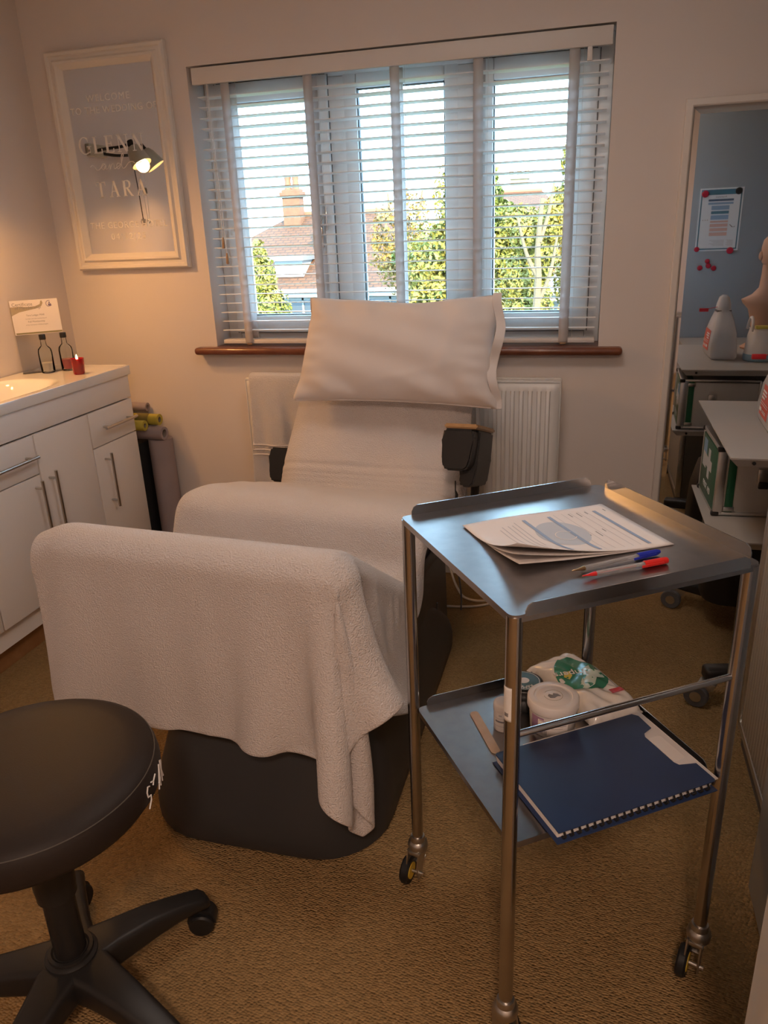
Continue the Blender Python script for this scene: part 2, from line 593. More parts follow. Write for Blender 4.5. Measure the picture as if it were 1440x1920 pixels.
# ---------------------------------------------------------------- window
win = bpy.data.objects.new('window_1', None)
COL.objects.link(win)
win.location = (-.743, D + .16, WZ0)
WM[win.name] = Matrix.Translation(win.location)
win['kind'] = 'structure'
win['label'] = 'white plastic window of three lights behind the blind'
FY0, FY1 = D + .125, D + .195
b = bmesh.new()
box((WX0, FY0, WZ0 - .03), (WX0 + .055, FY1, WZ1), .006, bm=b)
box((WX1 - .055, FY0, WZ0 - .03), (WX1, FY1, WZ1), .006, bm=b)
box((WX0 + .055, FY0, WZ1 - .055), (WX1 - .055, FY1, WZ1), .006, bm=b)
box((WX0 + .055, FY0, WZ0 - .03), (WX1 - .055, FY1, WZ0 + .045), .006, bm=b)
MU = (-.975, -.482)
for x in MU:
    box((x - .036, FY0, WZ0 + .045), (x + .036, FY1, WZ1 - .055), .006, bm=b)
obj('window_frame', b, 'upvc', win)
lights = ((WX0 + .055, MU[0] - .036), (MU[0] + .036, MU[1] - .036), (MU[1] + .036, WX1 - .055))
for k, (x0, x1) in enumerate(lights):
    z0, z1 = WZ0 + .045, WZ1 - .055
    w = .062 if k != 1 else .045
    sy = FY0 - (.018 if k != 1 else .0)
    b = bmesh.new()
    box((x0 - .008, sy, z0 - .008), (x0 + w, FY1 - .01, z1 + .008), .007, bm=b)
    box((x1 - w, sy, z0 - .008), (x1 + .008, FY1 - .01, z1 + .008), .007, bm=b)
    box((x0 + w, sy, z1 - w), (x1 - w, FY1 - .01, z1 + .008), .007, bm=b)
    box((x0 + w, sy, z0 - .008), (x1 - w, FY1 - .01, z0 + w), .007, bm=b)
    sash = obj('sash', b, 'upvc', win)
    b = bmesh.new()
    g = .004
    box((x0 + w - .001, sy + .012, z0 + w), (x0 + w + g, sy + .03, z1 - w), bm=b)
    box((x1 - w - g, sy + .012, z0 + w), (x1 - w + .001, sy + .03, z1 - w), bm=b)
    box((x0 + w, sy + .012, z1 - w - g), (x1 - w, sy + .03, z1 - w + .001), bm=b)
    box((x0 + w, sy + .012, z0 + w - .001), (x1 - w, sy + .03, z0 + w + g), bm=b)
    obj('gasket', b, 'gasket', sash)
    if k != 1:
        b = bmesh.new()
        for xx in (x0 - .011, x1 + .0085):
            box((xx, FY0 - .003, z0 - .01), (xx + .0025, FY0 + .001, z1 + .01), bm=b)
        box((x0, FY0 - .003, z0 - .0115), (x1, FY0 + .001, z0 - .009), bm=b)
        box((x0, FY0 - .003, z1 + .009), (x1, FY0 + .001, z1 + .0115), bm=b)
        obj('seal', b, 'gasket', sash)
    obj('pane', box((x0 + w - .004, D + .168, z0 + w - .004), (x1 - w + .004, D + .172, z1 - w + .004)), 'pane_glass', sash, smooth=False)
# lever handle of the left-hand sash
hx, hz = lights[0][1] - .028, 1.43
hy = FY0 - .018
h = obj('handle', box((hx - .014, hy - .012, hz - .045), (hx + .014, hy, hz + .045), .006), 'chrome', win, 'chrome locking window handle')
b = bmesh.new()
tube(b, [(hx, hy - .008, hz), (hx, hy - .040, hz - .004), (hx, hy - .046, hz - .03), (hx + .004, hy - .046, hz - .105)], [.011, .011, .010, .007], 12)
obj('lever', b, 'chrome', h)
b = bmesh.new()
tube(b, [(hx, hy - .0475, hz + .002), (hx, hy - .054, hz + .002)], .009, 14)
obj('lock_button', b, 'nickel', h)
# sill board (dark stained timber)
b = bmesh.new()
box((WX0 - .085, D - .052, WZ0 - .034), (WX1 + .085, D - .001, WZ0 - .004), .013, 4, bm=b)
box((WX0 + .0015, D - .01, WZ0 - .028), (WX1 - .0015, FY0 - .001, WZ0 - .004), bm=b)
sill = struct(obj('trim_2', b, 'sill_wood', label='dark red-brown stained timber window sill'))

# ---------------------------------------------------------------- venetian blind
bl = thing('venetian_blind', (-.743, D + .03, WZ0), 'white venetian blind with fabric ladder tapes hanging in the window', 'blind')
BX0, BX1 = WX0 + .018, WX1 - .010
obj('valance', box((BX0 - .002, D + .000, 1.912), (BX1 + .002, D + .014, 1.968), .003), 'valance_white', bl)
obj('head_rail', box((BX0 + .004, D + .018, 1.922), (BX1 - .004, D + .066, 1.962), .003), 'slat_white', bl)
SY = D + .042
def slat_mesh():
    bm = bmesh.new()
    n = 6
    w, t, sag = .045, .0026, .0010
    L = BX1 - BX0 - .012
    prof = []
    for i in range(n + 1):
        u = i / n * 2 - 1
        prof.append((u * w / 2, sag * (1 - u * u) + t / 2))
    for i in range(n, -1, -1):
        u = i / n * 2 - 1
        prof.append((u * w / 2, sag * (1 - u * u) - t / 2))
    m = frame((-L / 2, 0, 0), (0, 1, 0), (0, 0, 1))
    prism(bm, prof, m, L)
    return bm
s0 = obj('slat', slat_mesh(), 'slat_white', bl)
NS, Z_TOP, Z_BOT = 25, 1.872, 1.014
pitch = (Z_TOP - Z_BOT) / (NS - 1)
mid = (BX0 + BX1) / 2
def slat_place(o, i):
    tilt = R(5.8 if i % 2 else 3.4) + R(.5) * math.sin(i * 2.1)
    # room-side edge higher
    mm = Matrix.Translation((mid + .001 * math.sin(i * 1.7), SY, Z_TOP - pitch * i)) @ Matrix.Rotation(-tilt, 4, 'X')
    o.matrix_basis = mm
slat_place(s0, 0)
for i in range(1, NS):
    c = s0.copy()
    COL.objects.link(c)
    c.parent = bl
    c.matrix_parent_inverse = wm(bl).inverted()
    slat_place(c, i)
obj('bottom_rail', box((BX0 + .004, SY - .026, WZ0 + .004), (BX1 - .004, SY + .026, WZ0 + .021), .004), 'valance_white', bl)
for tx in (-1.366, -1.041, -.718, -.424, -.106):
    b = bmesh.new()
    wv = lambda z: .0012 * math.sin(z * 2 * math.pi / pitch)
    grid(b, lambda u, v: Vector((tx + (u - .5) * .034, SY - .0285 - wv(WZ0 + .004 + v * .955) * .6, WZ0 + .004 + v * .955)), 2, 108)
    obj('ladder_tape', b, 'tape', bl, mods=(('solid', .0008),))
    b = bmesh.new()
    grid(b, lambda u, v: Vector((tx + (u - .5) * .034, SY + .0285 + wv(WZ0 + .02 + v * .94) * .6, WZ0 + .02 + v * .94)), 2, 54)
    obj('back_tape', b, 'tape', bl, mods=(('solid', .0008),))
    obj('tape_clip', box((tx - .011, SY - .0315, WZ0 + .0005), (tx + .011, SY - .022, WZ0 + .006), .001), 'tassel_wood', bl)
    b = bmesh.new()
    tube(b, [(tx + .03, SY, WZ0 + .02), (tx + .03, SY, 1.93)], .0008, 5)
    obj('lift_string', b, 'cord', bl)
b = bmesh.new()
tube(b, [(-1.437, SY - .034, 1.925), (-1.436, SY - .034, 1.6), (-1.434, SY - .034, 1.375)], .0011, 6)
obj('pull_cord', b, 'cord', bl)
b = bmesh.new()
tube(b, [(-1.432, SY - .036, 1.925), (-1.428, SY - .035, 1.6), (-1.424, SY - .034, 1.315)], .0011, 6)
obj('pull_cord', b, 'cord', bl)
for x, z in ((-1.434, 1.375), (-1.424, 1.315)):
    b = bmesh.new()
    lathe(b, [(0, .004), (.003, .003), (.0045, -.006), (.0068, -.034), (.0060, -.039), (0, -.039)], Matrix.Translation((x, SY - .034, z)), 14)
    obj('tassel', b, 'tassel_wood', bl, 'small brown wooden cord tassel')
obj('tilt_bracket', box((-.066, D + .002, 1.872), (-.050, D + .010, 1.93), .002), 'valance_white', bl)

# ---------------------------------------------------------------- radiator
rad = thing('panel_radiator', (-.73, D - .07, .22), 'white ribbed panel radiator under the window sill', 'radiator')
RX0, RX1, RZ0, RZ1 = -1.345, -.105, .225, .838
RY = D - .105
b = bmesh.new()
n = 37
prof = []
pw = (RX1 - RX0 - .05) / n
prof.append((RX0, 0))
prof.append((RX0 + .025, 0))
for i in range(n):
    x = RX0 + .025 + i * pw
    prof += [(x + pw * .22, -.0), (x + pw * .34, -.017), (x + pw * .66, -.017), (x + pw * .78, 0)]
prof += [(RX1 - .025, 0), (RX1, 0)]
loops = []
zs = [(RZ0, 0.0), (RZ0 + .03, 0.0), (RZ0 + .05, 1.0), (RZ1 - .055, 1.0), (RZ1 - .035, 0.0), (RZ1 - .004, 0.0)]
rows = [[b.verts.new((x, RY + y * k, z)) for x, y in prof] for z, k in zs]
for a, c in zip(rows, rows[1:]):
    for i in range(len(prof) - 1):
        b.faces.new((a[i], a[i + 1], c[i + 1], c[i]))
obj('front_panel', b, 'radiator_paint', rad, mods=(('solid', .003, 1),), ang=60)
obj('back_panel', box((RX0 + .01, D - .045, RZ0), (RX1 - .01, D - .036, RZ1 - .02), .003), 'radiator_paint', rad)
b = bmesh.new()
box((RX0 - .002, RY - .002, RZ1 - .006), (RX1 + .002, RY + .016, RZ1 + .004), .003, bm=b)
box((RX0 - .002, D - .056, RZ1 - .006), (RX1 + .002, D - .034, RZ1 + .004), .003, bm=b)
for i in range(30):
    x = RX0 + .02 + i * (RX1 - RX0 - .04) / 29
    box((x - .006, RY + .014, RZ1 - .004), (x + .006, D - .054, RZ1 + .002), bm=b)
obj('top_grille', b, 'radiator_paint', rad)
for x in (RX0 - .003, RX1 + .001):
    obj('side_panel', box((x, RY - .002, RZ0 + .02), (x + .003, D - .034, RZ1), .001), 'radiator_paint', rad)
for x in (-1.12, -.33):
    obj('wall_bracket', box((x - .015, D - .036, RZ0 + .08), (x + .015, D, RZ1 - .08), .002), 'radiator_paint', rad)
b = bmesh.new()
vx = RX0 - .035
tube(b, [(vx, D - .07, 0), (vx, D - .07, .30)], .0075, 12)
tube(b, [(vx - .004, D - .07, .26), (RX0 + .005, D - .07, .26)], .010, 12)
vv = obj('valve', b, 'nickel', rad)
b = bmesh.new()
lathe(b, [(0, .0), (.016, .0), (.017, .03), (.013, .075), (.0, .08)], Matrix.Translation((vx, D - .07, .30)), 18)
obj('valve_cap', b, 'print_white', vv)
b = bmesh.new()
tube(b, [(RX1 + .03, D - .07, 0), (RX1 + .03, D - .07, .27), (RX1 - .005, D - .07, .27)], .0075, 12)
obj('pipe', b, 'nickel', rad)

# towel drying on the radiator
def towel_fold(name, x0, x1, mlabel):
    prof = [(RY - .020, .33), (RY - .019, .55), (RY - .018, .75), (RY - .016, RZ1 - .01), (RY - .012, RZ1 + .016), (RY + .01, RZ1 + .022), (RY + .035, RZ1 + .018), (D - .075, RZ1 - .02), (D - .074, .6)]
    cum = [0]
    for p, q in zip(prof, prof[1:]):
        cum.append(cum[-1] + math.dist(p, q))
    def at(s):
        s *= cum[-1]
        for i in range(len(prof) - 1):
            if s <= cum[i + 1] + 1e-9:
                t = (s - cum[i]) / (cum[i + 1] - cum[i])
                return [prof[i][k] * (1 - t) + prof[i + 1][k] * t for k in (0, 1)]
        return prof[-1]
    def fn(u, v):
        y, z = at(v)
        x = x0 + (x1 - x0) * u
        fall = max(0, min(1, (RZ1 - z) / .3))
        front = v < .6
        if front:
            y -= fall * (.010 + .012 * math.sin(u * 19 + 1.0 + z * 3) + .005 * math.sin(u * 43 + z * 9))
            x += .012 * fall * (u - .4) + .006 * fall * math.sin(z * 11)
        return Vector((x, y, z))
    bm = grid(bmesh.new(), fn, 40, 60)
    return obj(name, bm, 'towel', mods=(('solid', .007, 0), ('sub', 1)))
t = towel_fold('hand_towel', -1.325, -.93, '')
tag(t, 'pale towel folded over the left end of the radiator', 'towel')
b = bmesh.new()
for zz in (.535, .555, .575):
    grid(b, lambda u, v: Vector((-1.322 + .37 * u, RY - .0375 - .5 * (.010 + .012 * math.sin(u * 19 + 1 + zz * 3)), zz + (v - .5) * .007)), 40, 1)
obj('woven_border', b, 'towel_band', t, mods=(('solid', .003),))

# ---------------------------------------------------------------- engraved wall mirror (left)
em = thing('engraved_mirror', (-1.833, D, 1.27), 'white framed wedding welcome mirror with etched lettering left of the window', 'mirror')
EX0, EX1, EZ0, EZ1 = -2.088, -1.578, 1.270, 2.066
GX0, GX1, GZ0, GZ1 = -2.043, -1.640, 1.335, 2.012
def moulded_frame(x0, x1, z0, z1, prof, yb):
    """prof: list of (inset, depth towards the room) going from outer to inner edge"""
    bm = bmesh.new()
    rows = []
    for ins, dep in prof:
        rows.append([bm.verts.new((x, yb - dep, z)) for x, z in ((x0 + ins, z0 + ins), (x1 - ins, z0 + ins), (x1 - ins, z1 - ins), (x0 + ins, z1 - ins))])
    for a, c in zip(rows, rows[1:]):
        for i in range(4):
            j = (i + 1) % 4
            bm.faces.new((a[i], a[j], c[j], c[i]))
    return bm
obj('frame', moulded_frame(EX0, EX1, EZ0, EZ1, [(0, .001), (0, .022), (.006, .030), (.016, .030), (.020, .024), (.030, .026), (.038, .034), (.046, .034), (.052, .026), (.060, .018), (.063, .012), (.063, .004)], D), 'mirror_frame', em, smooth=True, ang=20)
gl = obj('mirror_glass', box((GX0 - .02, D - .010, GZ0 - .01), (GX1 + .01, D - .004, GZ1 + .01)), 'mirror_glass', em, smooth=False)
def wall_m(x, z, y=D - .0101):
    return frame((x, y, z), (1, 0, 0), (0, 0, 1))
gx = (GX0 + GX1) / 2
text('lettering', 'WELCOME', .034, wall_m(gx - .004, 1.898), 'lettering', gl, .0012, space=1.25)
text('lettering', 'TO THE WEDDING OF', .034, wall_m(gx + .012, 1.857), 'lettering', gl, .0012, space=1.12)
text('lettering', 'THE GEORGE HOTEL', .034, wall_m(gx + .006, 1.440), 'lettering', gl, .0012, space=1.12)
text('lettering', '04|12|23', .034, wall_m(gx + .0, 1.396), 'lettering', gl, .0012, space=1.35)
# serif capitals drawn as strokes (thick, thin, serif)
SER = {
 'G': dict(arc=True, w=.8), 'L': dict(s=[(.16, 0, .16, 1, .15), (.02, .02, .62, .02, .05), (.02, .98, .32, .98, .05), (.62, .0, .62, .26, .05)], w=.66),
 'E': dict(s=[(.16, 0, .16, 1, .15), (.02, .02, .62, .02, .05), (.02, .98, .60, .98, .05), (.16, .52, .48, .52, .05), (.62, 0, .62, .24, .05), (.60, 1, .60, .8, .05), (.48, .4, .48, .64, .05)], w=.68),
 'N': dict(s=[(.14, 0, .14, 1, .05), (.14, 1, .70, 0, .15), (.72, 0, .72, 1, .05), (.02, .02, .28, .02, .05), (.02, .98, .2, .98, .05), (.58, .98, .86, .98, .05)], w=.88),
 'T': dict(s=[(.38, 0, .38, 1, .15), (.02, .97, .74, .97, .06), (.22, .02, .54, .02, .05), (.03, .98, .03, .74, .05), (.73, .98, .73, .74, .05)], w=.78),
 'A': dict(s=[(.12, 0, .40, 1, .05), (.40, 1, .68, 0, .15), (.22, .36, .58, .36, .05), (.0, .02, .24, .02, .05), (.52, .02, .82, .02, .05)], w=.84),
 'R': dict(s=[(.16, 0, .16, 1, .15), (.02, .02, .32, .02, .05), (.02, .98, .40, .98, .05), (.40, .98, .56, .90, .08), (.56, .90, .58, .72, .14), (.58, .72, .52, .56, .10), (.52, .56, .16, .50, .05), (.34, .52, .66, .02, .13), (.62, .02, .78, .02, .05)], w=.80)}
def serif_word(s, size, m, gap=.22):
    bm = bmesh.new()
    x = 0
    strokes = []
    for ch in s:
        d = SER[ch]
        if ch == 'G':
            pts = [(.40 + .38 * math.cos(R(a)), .5 + .5 * math.sin(R(a))) for a in range(52, 345, 14)]
            for i, (p, q) in enumerate(zip(pts, pts[1:])):
                k = abs(math.cos(R(52 + 14 * i)))
                strokes.append((x + p[0], p[1], x + q[0], q[1], .05 + .10 * k ** 2))
            strokes += [(x + .70, .06, x + .70, .44, .13), (x + .54, .44, x + .86, .44, .05), (x + .64, .96, x + .64, .72, .05)]
        else:
            strokes += [(x + a, b_, x + c, e, w) for a, b_, c, e, w in d['s']]
        x += d['w'] + gap
    x -= gap
    for x0, y0, x1, y1, w in strokes:
        p, q = Vector((x0 - x / 2, y0 - .5)) * size, Vector((x1 - x / 2, y1 - .5)) * size
        dd = (q - p)
        nn = Vector((-dd.y, dd.x)).normalized() * (w * size / 2)
        prism(bm, [(p + nn).to_tuple(), (p - nn).to_tuple(), (q - nn).to_tuple(), (q + nn).to_tuple()], m, .0012)
    return bm
obj('lettering', serif_word('GLENN', .060, wall_m(gx - .018, 1.737)), 'lettering', gl, smooth=False)
obj('lettering', serif_word('TARA', .058, wall_m(gx - .002, 1.575), .22), 'lettering', gl, smooth=False)
# script "and" with swashes, one pen line
pen = [(-.115, .004), (-.105, .010), (-.095, .004), (-.085, -.008), (-.072, -.004), (-.060, .006),
       (-.046, .012), (-.058, .012), (-.064, .000), (-.056, -.008), (-.044, .008), (-.046, -.006), (-.036, -.004),
       (-.026, .010), (-.027, -.008), (-.018, .008), (-.008, .010), (-.007, -.006), (.002, -.004),
       (.022, .008), (.010, .012), (.004, .000), (.012, -.008), (.026, .010), (.040, .042), (.032, .040), (.027, .012), (.030, -.006),
       (.042, -.004), (.060, .012), (.078, .014), (.090, .006), (.104, .008), (.118, .014)]
def smooth_line(p, n=6):
    out = []
    for i in range(len(p) - 1):
        p0, p1, p2, p3 = p[max(i - 1, 0)], p[i], p[i + 1], p[min(i + 2, len(p) - 1)]
        for k in range(n):
            t = k / n
            out.append(tuple(.5 * ((2 * b_) + (-a + c) * t + (2 * a - 5 * b_ + 4 * c - d_) * t * t + (-a + 3 * b_ - 3 * c + d_) * t ** 3) for a, b_, c, d_ in zip(p0, p1, p2, p3)))
    out.append(tuple(p[-1]))
    return out
b = bmesh.new()
tube(b, [(gx - .012 + x, D - .0112, 1.655 + z) for x, z in smooth_line(pen)], .0012, 5)
obj('script_lettering', b, 'lettering', gl)

# ---------------------------------------------------------------- tall mirror (right)
tm = thing('tall_mirror', (.60, D, .10), 'tall white framed mirror standing right of the window', 'mirror')
TX0, TX1, TZ0, TZ1 = .250, 1.02, .12, 1.735
obj('frame', moulded_frame(TX0, TX1, TZ0, TZ1, [(0, .001), (0, .026), (.003, .030), (.020, .030), (.024, .026), (.024, .008)], D), 'white_frame', tm, ang=20)
b = bmesh.new()
rows = []
for ins, dep in ((.022, .010), (.046, .0155)):
    rows.append([b.verts.new((x, D - dep, z)) for x, z in ((TX0 + ins, TZ0 + ins), (TX1 - ins, TZ0 + ins), (TX1 - ins, TZ1 - ins), (TX0 + ins, TZ1 - ins))])
for i in range(4):
    j = (i + 1) % 4
    b.faces.new((rows[0][i], rows[0][j], rows[1][j], rows[1][i]))
obj('bevel', b, 'bevel_glass', tm, smooth=False)
obj('mirror_glass', box((TX0 + .046, D - .0155, TZ0 + .046), (TX1 - .046, D - .006, TZ1 - .046)), 'mirror_glass', tm, smooth=False)

# ---------------------------------------------------------------- basin cabinet on the left wall
FX = -1.83
CY0, CY1 = 1.50, 2.735
cab = thing('vanity_cabinet', (-2.0, 2.1, 0), 'white vanity cabinet with bar handles against the left wall', 'cabinet')
b = bmesh.new()
box((XL + .018, CY0, .175), (FX - .019, CY0 + .018, .866), bm=b)
box((XL + .018, CY1 - .018, .175), (FX - .019, CY1, .866), bm=b)
box((XL + .018, CY0 + .018, .175), (FX - .019, CY1 - .018, .193), bm=b)
box((XL + .018, CY0 + .018, .193), (XL + .026, CY1 - .018, .78), bm=b)
obj('body', b, 'cabinet_white', cab, smooth=False)
obj('plinth', box((XL + .018, CY0 + .01, .098), (FX - .03, CY1 - .01, .175)), 'cabinet_white', cab)
obj('plinth_board', box((XL + .018, CY0 + .3, 0), (FX - .075, CY1 - .02, .098), .002), 'brown_board', cab, 'brown wooden board under the plinth')
obj('end_leg', box((FX - .12, CY1 - .03, 0), (FX - .03, CY1 - .004, .1), .002), 'cabinet_white', cab)
obj('fascia', box((FX - .018, CY0, .776), (FX, CY1, .868), .002), 'cabinet_white', cab)
def bar(parent, p, q, out=.032):
    p, q = Vector(p), Vector(q)
    d = (q - p).normalized()
    bm = bmesh.new()
    o_ = Vector((out, 0, 0))
    tube(bm, [p - d * .018 + o_, q + d * .018 + o_], .0058, 12)
    for r_ in (p + d * .008, q - d * .008):
        tube(bm, [r_, r_ + o_], .0042, 10)
    return obj('handle', bm, 'nickel', parent)
cols = [(1.822, 2.127), (2.131, 2.433), (2.437, 2.735)]
for k, (y0, y1) in enumerate([(CY0, 1.818)] + cols):
    if k in (0, 2):
        d = obj('door', box((FX - .018, y0 + .0015, .182), (FX, y1 - .0015, .770), .0018), 'cabinet_white', cab)
        if k == 2:
            bar(d, (FX, 2.168, .415), (FX, 2.168, .615))
    else:
        dr = obj('drawer', box((FX - .018, y0 + .0015, .634), (FX, y1 - .0015, .770), .0018), 'cabinet_white', cab)
        bar(dr, (FX, y0 + .075, .702), (FX, y1 - .045, .702))
        d = obj('door', box((FX - .018, y0 + .0015, .182), (FX, y1 - .0015, .630), .0018), 'cabinet_white', cab)
        if k == 1:
            bar(d, (FX, y1 - .035, .415), (FX, y1 - .035, .600))
        else:
            bar(d, (FX, y0 + .06, .40), (FX, y0 + .06, .585))

# ceramic top with moulded basin
top = thing('washbasin_top', (-2.0, 2.1, .868), 'white ceramic basin top on the vanity cabinet', 'basin')
TX, TY0, TY1, TZ = FX + .010, CY0, CY1 + .005, .905
bc, bh = (-2.005, 2.08), (.148, .335)
def basin_grid():
    bm = bmesh.new()
    nx, ny = 36, 110
    def f(u, v):
        x = XL + .004 + (TX - XL - .004) * u
        y = TY0 + (TY1 - TY0) * v
        a = (abs((x - bc[0]) / bh[0]) ** 3.2 + abs((y - bc[1]) / bh[1]) ** 3.6) ** (1 / 3.4)
        t_ = max(0.0, min(1.0, (1.04 - a) / .42))
        dep = .095 * (t_ * t_ * (3 - 2 * t_))
        return Vector((x, y, TZ - dep))
    grid(bm, f, nx, ny)
    return bm
obj('basin', basin_grid(), 'ceramic', top, ang=60)
b = bmesh.new()
box((TX - .010, TY0, TZ - .036), (TX + .002, TY1, TZ + .0005), .003, bm=b)
box((XL + .004, TY1 - .010, TZ - .036), (TX, TY1 + .001, TZ + .0005), .003, bm=b)
box((XL + .004, TY0 - .001, TZ - .036), (TX, TY0 + .010, TZ + .0005), .003, bm=b)
obj('rim', b, 'ceramic', top)
b = bmesh.new()
lathe(b, [(0, 0), (.026, 0), (.028, .003), (.018, .005), (0, .004)], Matrix.Translation((bc[0], bc[1], TZ - .0945)), 24)
obj('plug_hole', b, 'chrome', top)
# ================================================================ things on and beside the basin cabinet
cs = thing('certificate_stand', (-2.11, 2.60, .905), 'clear acrylic stand holding a membership certificate on the basin top', 'certificate')
ca, cb = Vector((-2.176, 2.549, 0)), Vector((-2.043, 2.660, 0))
cx_ = (cb - ca).normalized()
cw = (cb - ca).length
up = (Vector((0, 0, 1)) + Vector((-.63, .78, 0)) * .06).normalized()
cm = frame(ca + Vector((0, 0, .9068)), cx_, up)          # x along, y up, z towards the viewer
CW = cw
obj('acrylic_sheet', prism(bmesh.new(), rect(0, 0, CW, .272), cm, .002), 'thin_acrylic', cs, smooth=False)
cbm = frame(ca + Vector((0, 0, .9055)), cx_, Vector((-cx_.y, cx_.x, 0)))
obj('acrylic_foot', prism(bmesh.new(), rect(0, -.05, CW, .002), cbm, .0015), 'thin_acrylic', cs, smooth=False)
cm2 = cm @ Matrix.Translation((0, 0, .0022))
ct = flat('certificate', rect(0, .142, CW, .272), cm2, .0006, 'cert_paper', cs)
cm3 = cm2 @ Matrix.Translation((0, 0, .0007))
sw = [(0, .248), (.03, .249), (.06, .246), (.09, .247), (.108, .254), (.112, .266), (.116, .268), (.119, .258), (.112, .246), (.09, .238), (.06, .233), (.03, .228), (.006, .218), (0, .214)]
flat('printed_swoosh', sw, cm3, .0002, 'khaki_print', ct)
flat('printed_bar', rect(.004, .144, CW - .001, .150), cm3, .0002, 'olive_print', ct)
text('print', 'Certificate', .0175, cm3 @ Matrix.Translation((.044, .256, 0)), 'grey_print', ct, .0003)
text('print', 'of Membership', .0155, cm3 @ Matrix.Translation((.062, .243, .0002)), 'grey_print', ct, .0003, shear=.2)
text('print', 'Tara Ledger MAR', .0092, cm3 @ Matrix.Translation((.085, .214, 0)), 'grey_print', ct, .0003)
text('print', 'has been awarded membership of', .0056, cm3 @ Matrix.Translation((.085, .201, 0)), 'grey_print', ct, .0003)
text('print', 'Full Membership', .0092, cm3 @ Matrix.Translation((.085, .190, 0)), 'grey_print', ct, .0003)
text('print', 'of the Association of Reflexologists', .0056, cm3 @ Matrix.Translation((.085, .178, 0)), 'grey_print', ct, .0003)
b = bmesh.new()
for a0 in range(70, 260, 10):
    p = [(.142 + .0125 * math.cos(R(a)), .254 + .0125 * math.sin(R(a))) for a in (a0, a0 + 10)]
    q = [(.142 + .0105 * math.cos(R(a)), .254 + .0105 * math.sin(R(a))) for a in (a0 + 10, a0)]
    prism(b, p + q, cm3, .0002)
prism(b, circle(.0028, 12, .143, .258), cm3, .0003)
prism(b, [(.138, .254), (.148, .254), (.150, .246), (.143, .243), (.137, .247)], cm3, .0003)
obj('printed_emblem', b, 'purple_print', ct, smooth=False)

def bottle(loc, liquid, level, label):
    t_ = thing('bottle', loc, label, 'bottle', 'glass bottles on the basin top')
    m = Matrix.Translation(loc)
    b_ = bmesh.new()
    lathe(b_, [(0, .001), (.022, .001), (.0255, .004), (.0262, .015), (.0262, .080), (.0235, .093), (.016, .101), (.0105, .106), (.0095, .128), (.0095, .130),
               (.0075, .130), (.0078, .107), (.014, .099), (.0215, .0915), (.0242, .079), (.0242, .010), (.020, .007), (0, .007)], m, 28)
    obj('glass', b_, 'bottle_glass', t_, ang=60)
    b_ = bmesh.new()
    lathe(b_, [(0, .0072), (.0198, .0072), (.0240, .0102), (.0240, level), (0, level)], m, 28)
    obj('liquid', b_, liquid, t_)
    b_ = bmesh.new()
    lathe(b_, [(0, .1285), (.0115, .1285), (.0122, .130), (.0122, .146), (.0112, .148), (0, .148)], m, 20)
    obj('cap', b_, 'black_plastic', t_)
bottle((-2.058, 2.552, .9052), 'milky_liquid', .040, 'clear glass bottle with pale milky liquid beside the certificate')
bottle((-2.008, 2.610, .9052), 'pink_liquid', .046, 'clear glass bottle with pink liquid beside the red candle')

cd = thing('votive_candle', (-1.905, 2.532, .9052), 'small lit candle in a red glass on the basin top', 'candle')
m = Matrix.Translation((-1.905, 2.532, .9052))
b = bmesh.new()
lathe(b, [(0, .0005), (.0195, .0005), (.0215, .004), (.0255, .058), (.0262, .060), (.0245, .060), (.0205, .010), (0, .008)], m, 28)
obj('glass', b, 'red_glass', cd, ang=60)
b = bmesh.new()
lathe(b, [(0, .009), (.0200, .0105), (.0236, .046), (0, .046)], m, 24)
obj('wax', b, 'wax', cd)
b = bmesh.new()
tube(b, [m @ Vector((0, 0, .046)), m @ Vector((.0005, 0, .054))], .0007, 6)
obj('wick', b, 'black_plastic', cd)
b = bmesh.new()
lathe(b, [(0, .052), (.0032, .056), (.0042, .061), (.003, .068), (0, .076)], m, 14)
obj('flame', b, 'flame', cd)

# rolled mats in the gap between cabinet and window wall
def roll(name, p, q, r, material, label, inner=None, spiral=True):
    t_ = thing(name, ((p[0] + q[0]) / 2, (p[1] + q[1]) / 2, min(p[2], q[2]) - (r if abs(p[2] - q[2]) < .1 else 0)), label, 'roll', 'rolls stored beside the cabinet')
    p, q = Vector(p), Vector(q)
    d = (q - p)
    z = d.normalized()
    x = z.cross(Vector((0, 1, .3))).normalized()
    mm = frame(p, x, z.cross(x))
    L = d.length
    b_ = bmesh.new()
    ri = inner or r * .55
    lathe(b_, [(r, 0), (r, L), (r * .97, L + .001), (ri * 1.03, L + .001), (ri, L), (ri, L - .10), (ri, 0), (r, 0)], mm, 28)
    o_ = obj('sheet', b_, material, t_)
    b_ = bmesh.new()
    lathe(b_, [(ri * .99, L - .002), (ri * .99, .001), (ri * .9, .001), (ri * .9, L - .002)], mm, 24)
    obj('core', b_, 'roll_inside', t_)
    return t_, mm, L
roll('paper_roll', (-1.795, 2.852, 0), (-1.800, 2.858, .566), .052, 'lilac_roll', 'tall grey lilac roll standing upright between cabinet and wall')
roll('paper_roll', (-2.13, 2.846, .597), (-1.757, 2.828, .597), .029, 'lilac_roll', 'grey lilac roll lying across with its open end showing', .017)
t_, mm, L = roll('exercise_mat', (-2.12, 2.862, .652), (-1.785, 2.850, .652), .024, 'yoga_yellow', 'yellow rolled mat with olive strap lying on top of the rolls', .012)
b = bmesh.new()
lathe(b, [(.0246, L - .105), (.0252, L - .104), (.0252, L - .045), (.0246, L - .044)], mm, 24)
obj('strap', b, 'olive_band', t_)
roll('exercise_mat', (-2.11, 2.795, .640), (-1.818, 2.785, .640), .022, 'yoga_yellow', 'short yellow rolled mat tucked behind the cabinet end', .010)
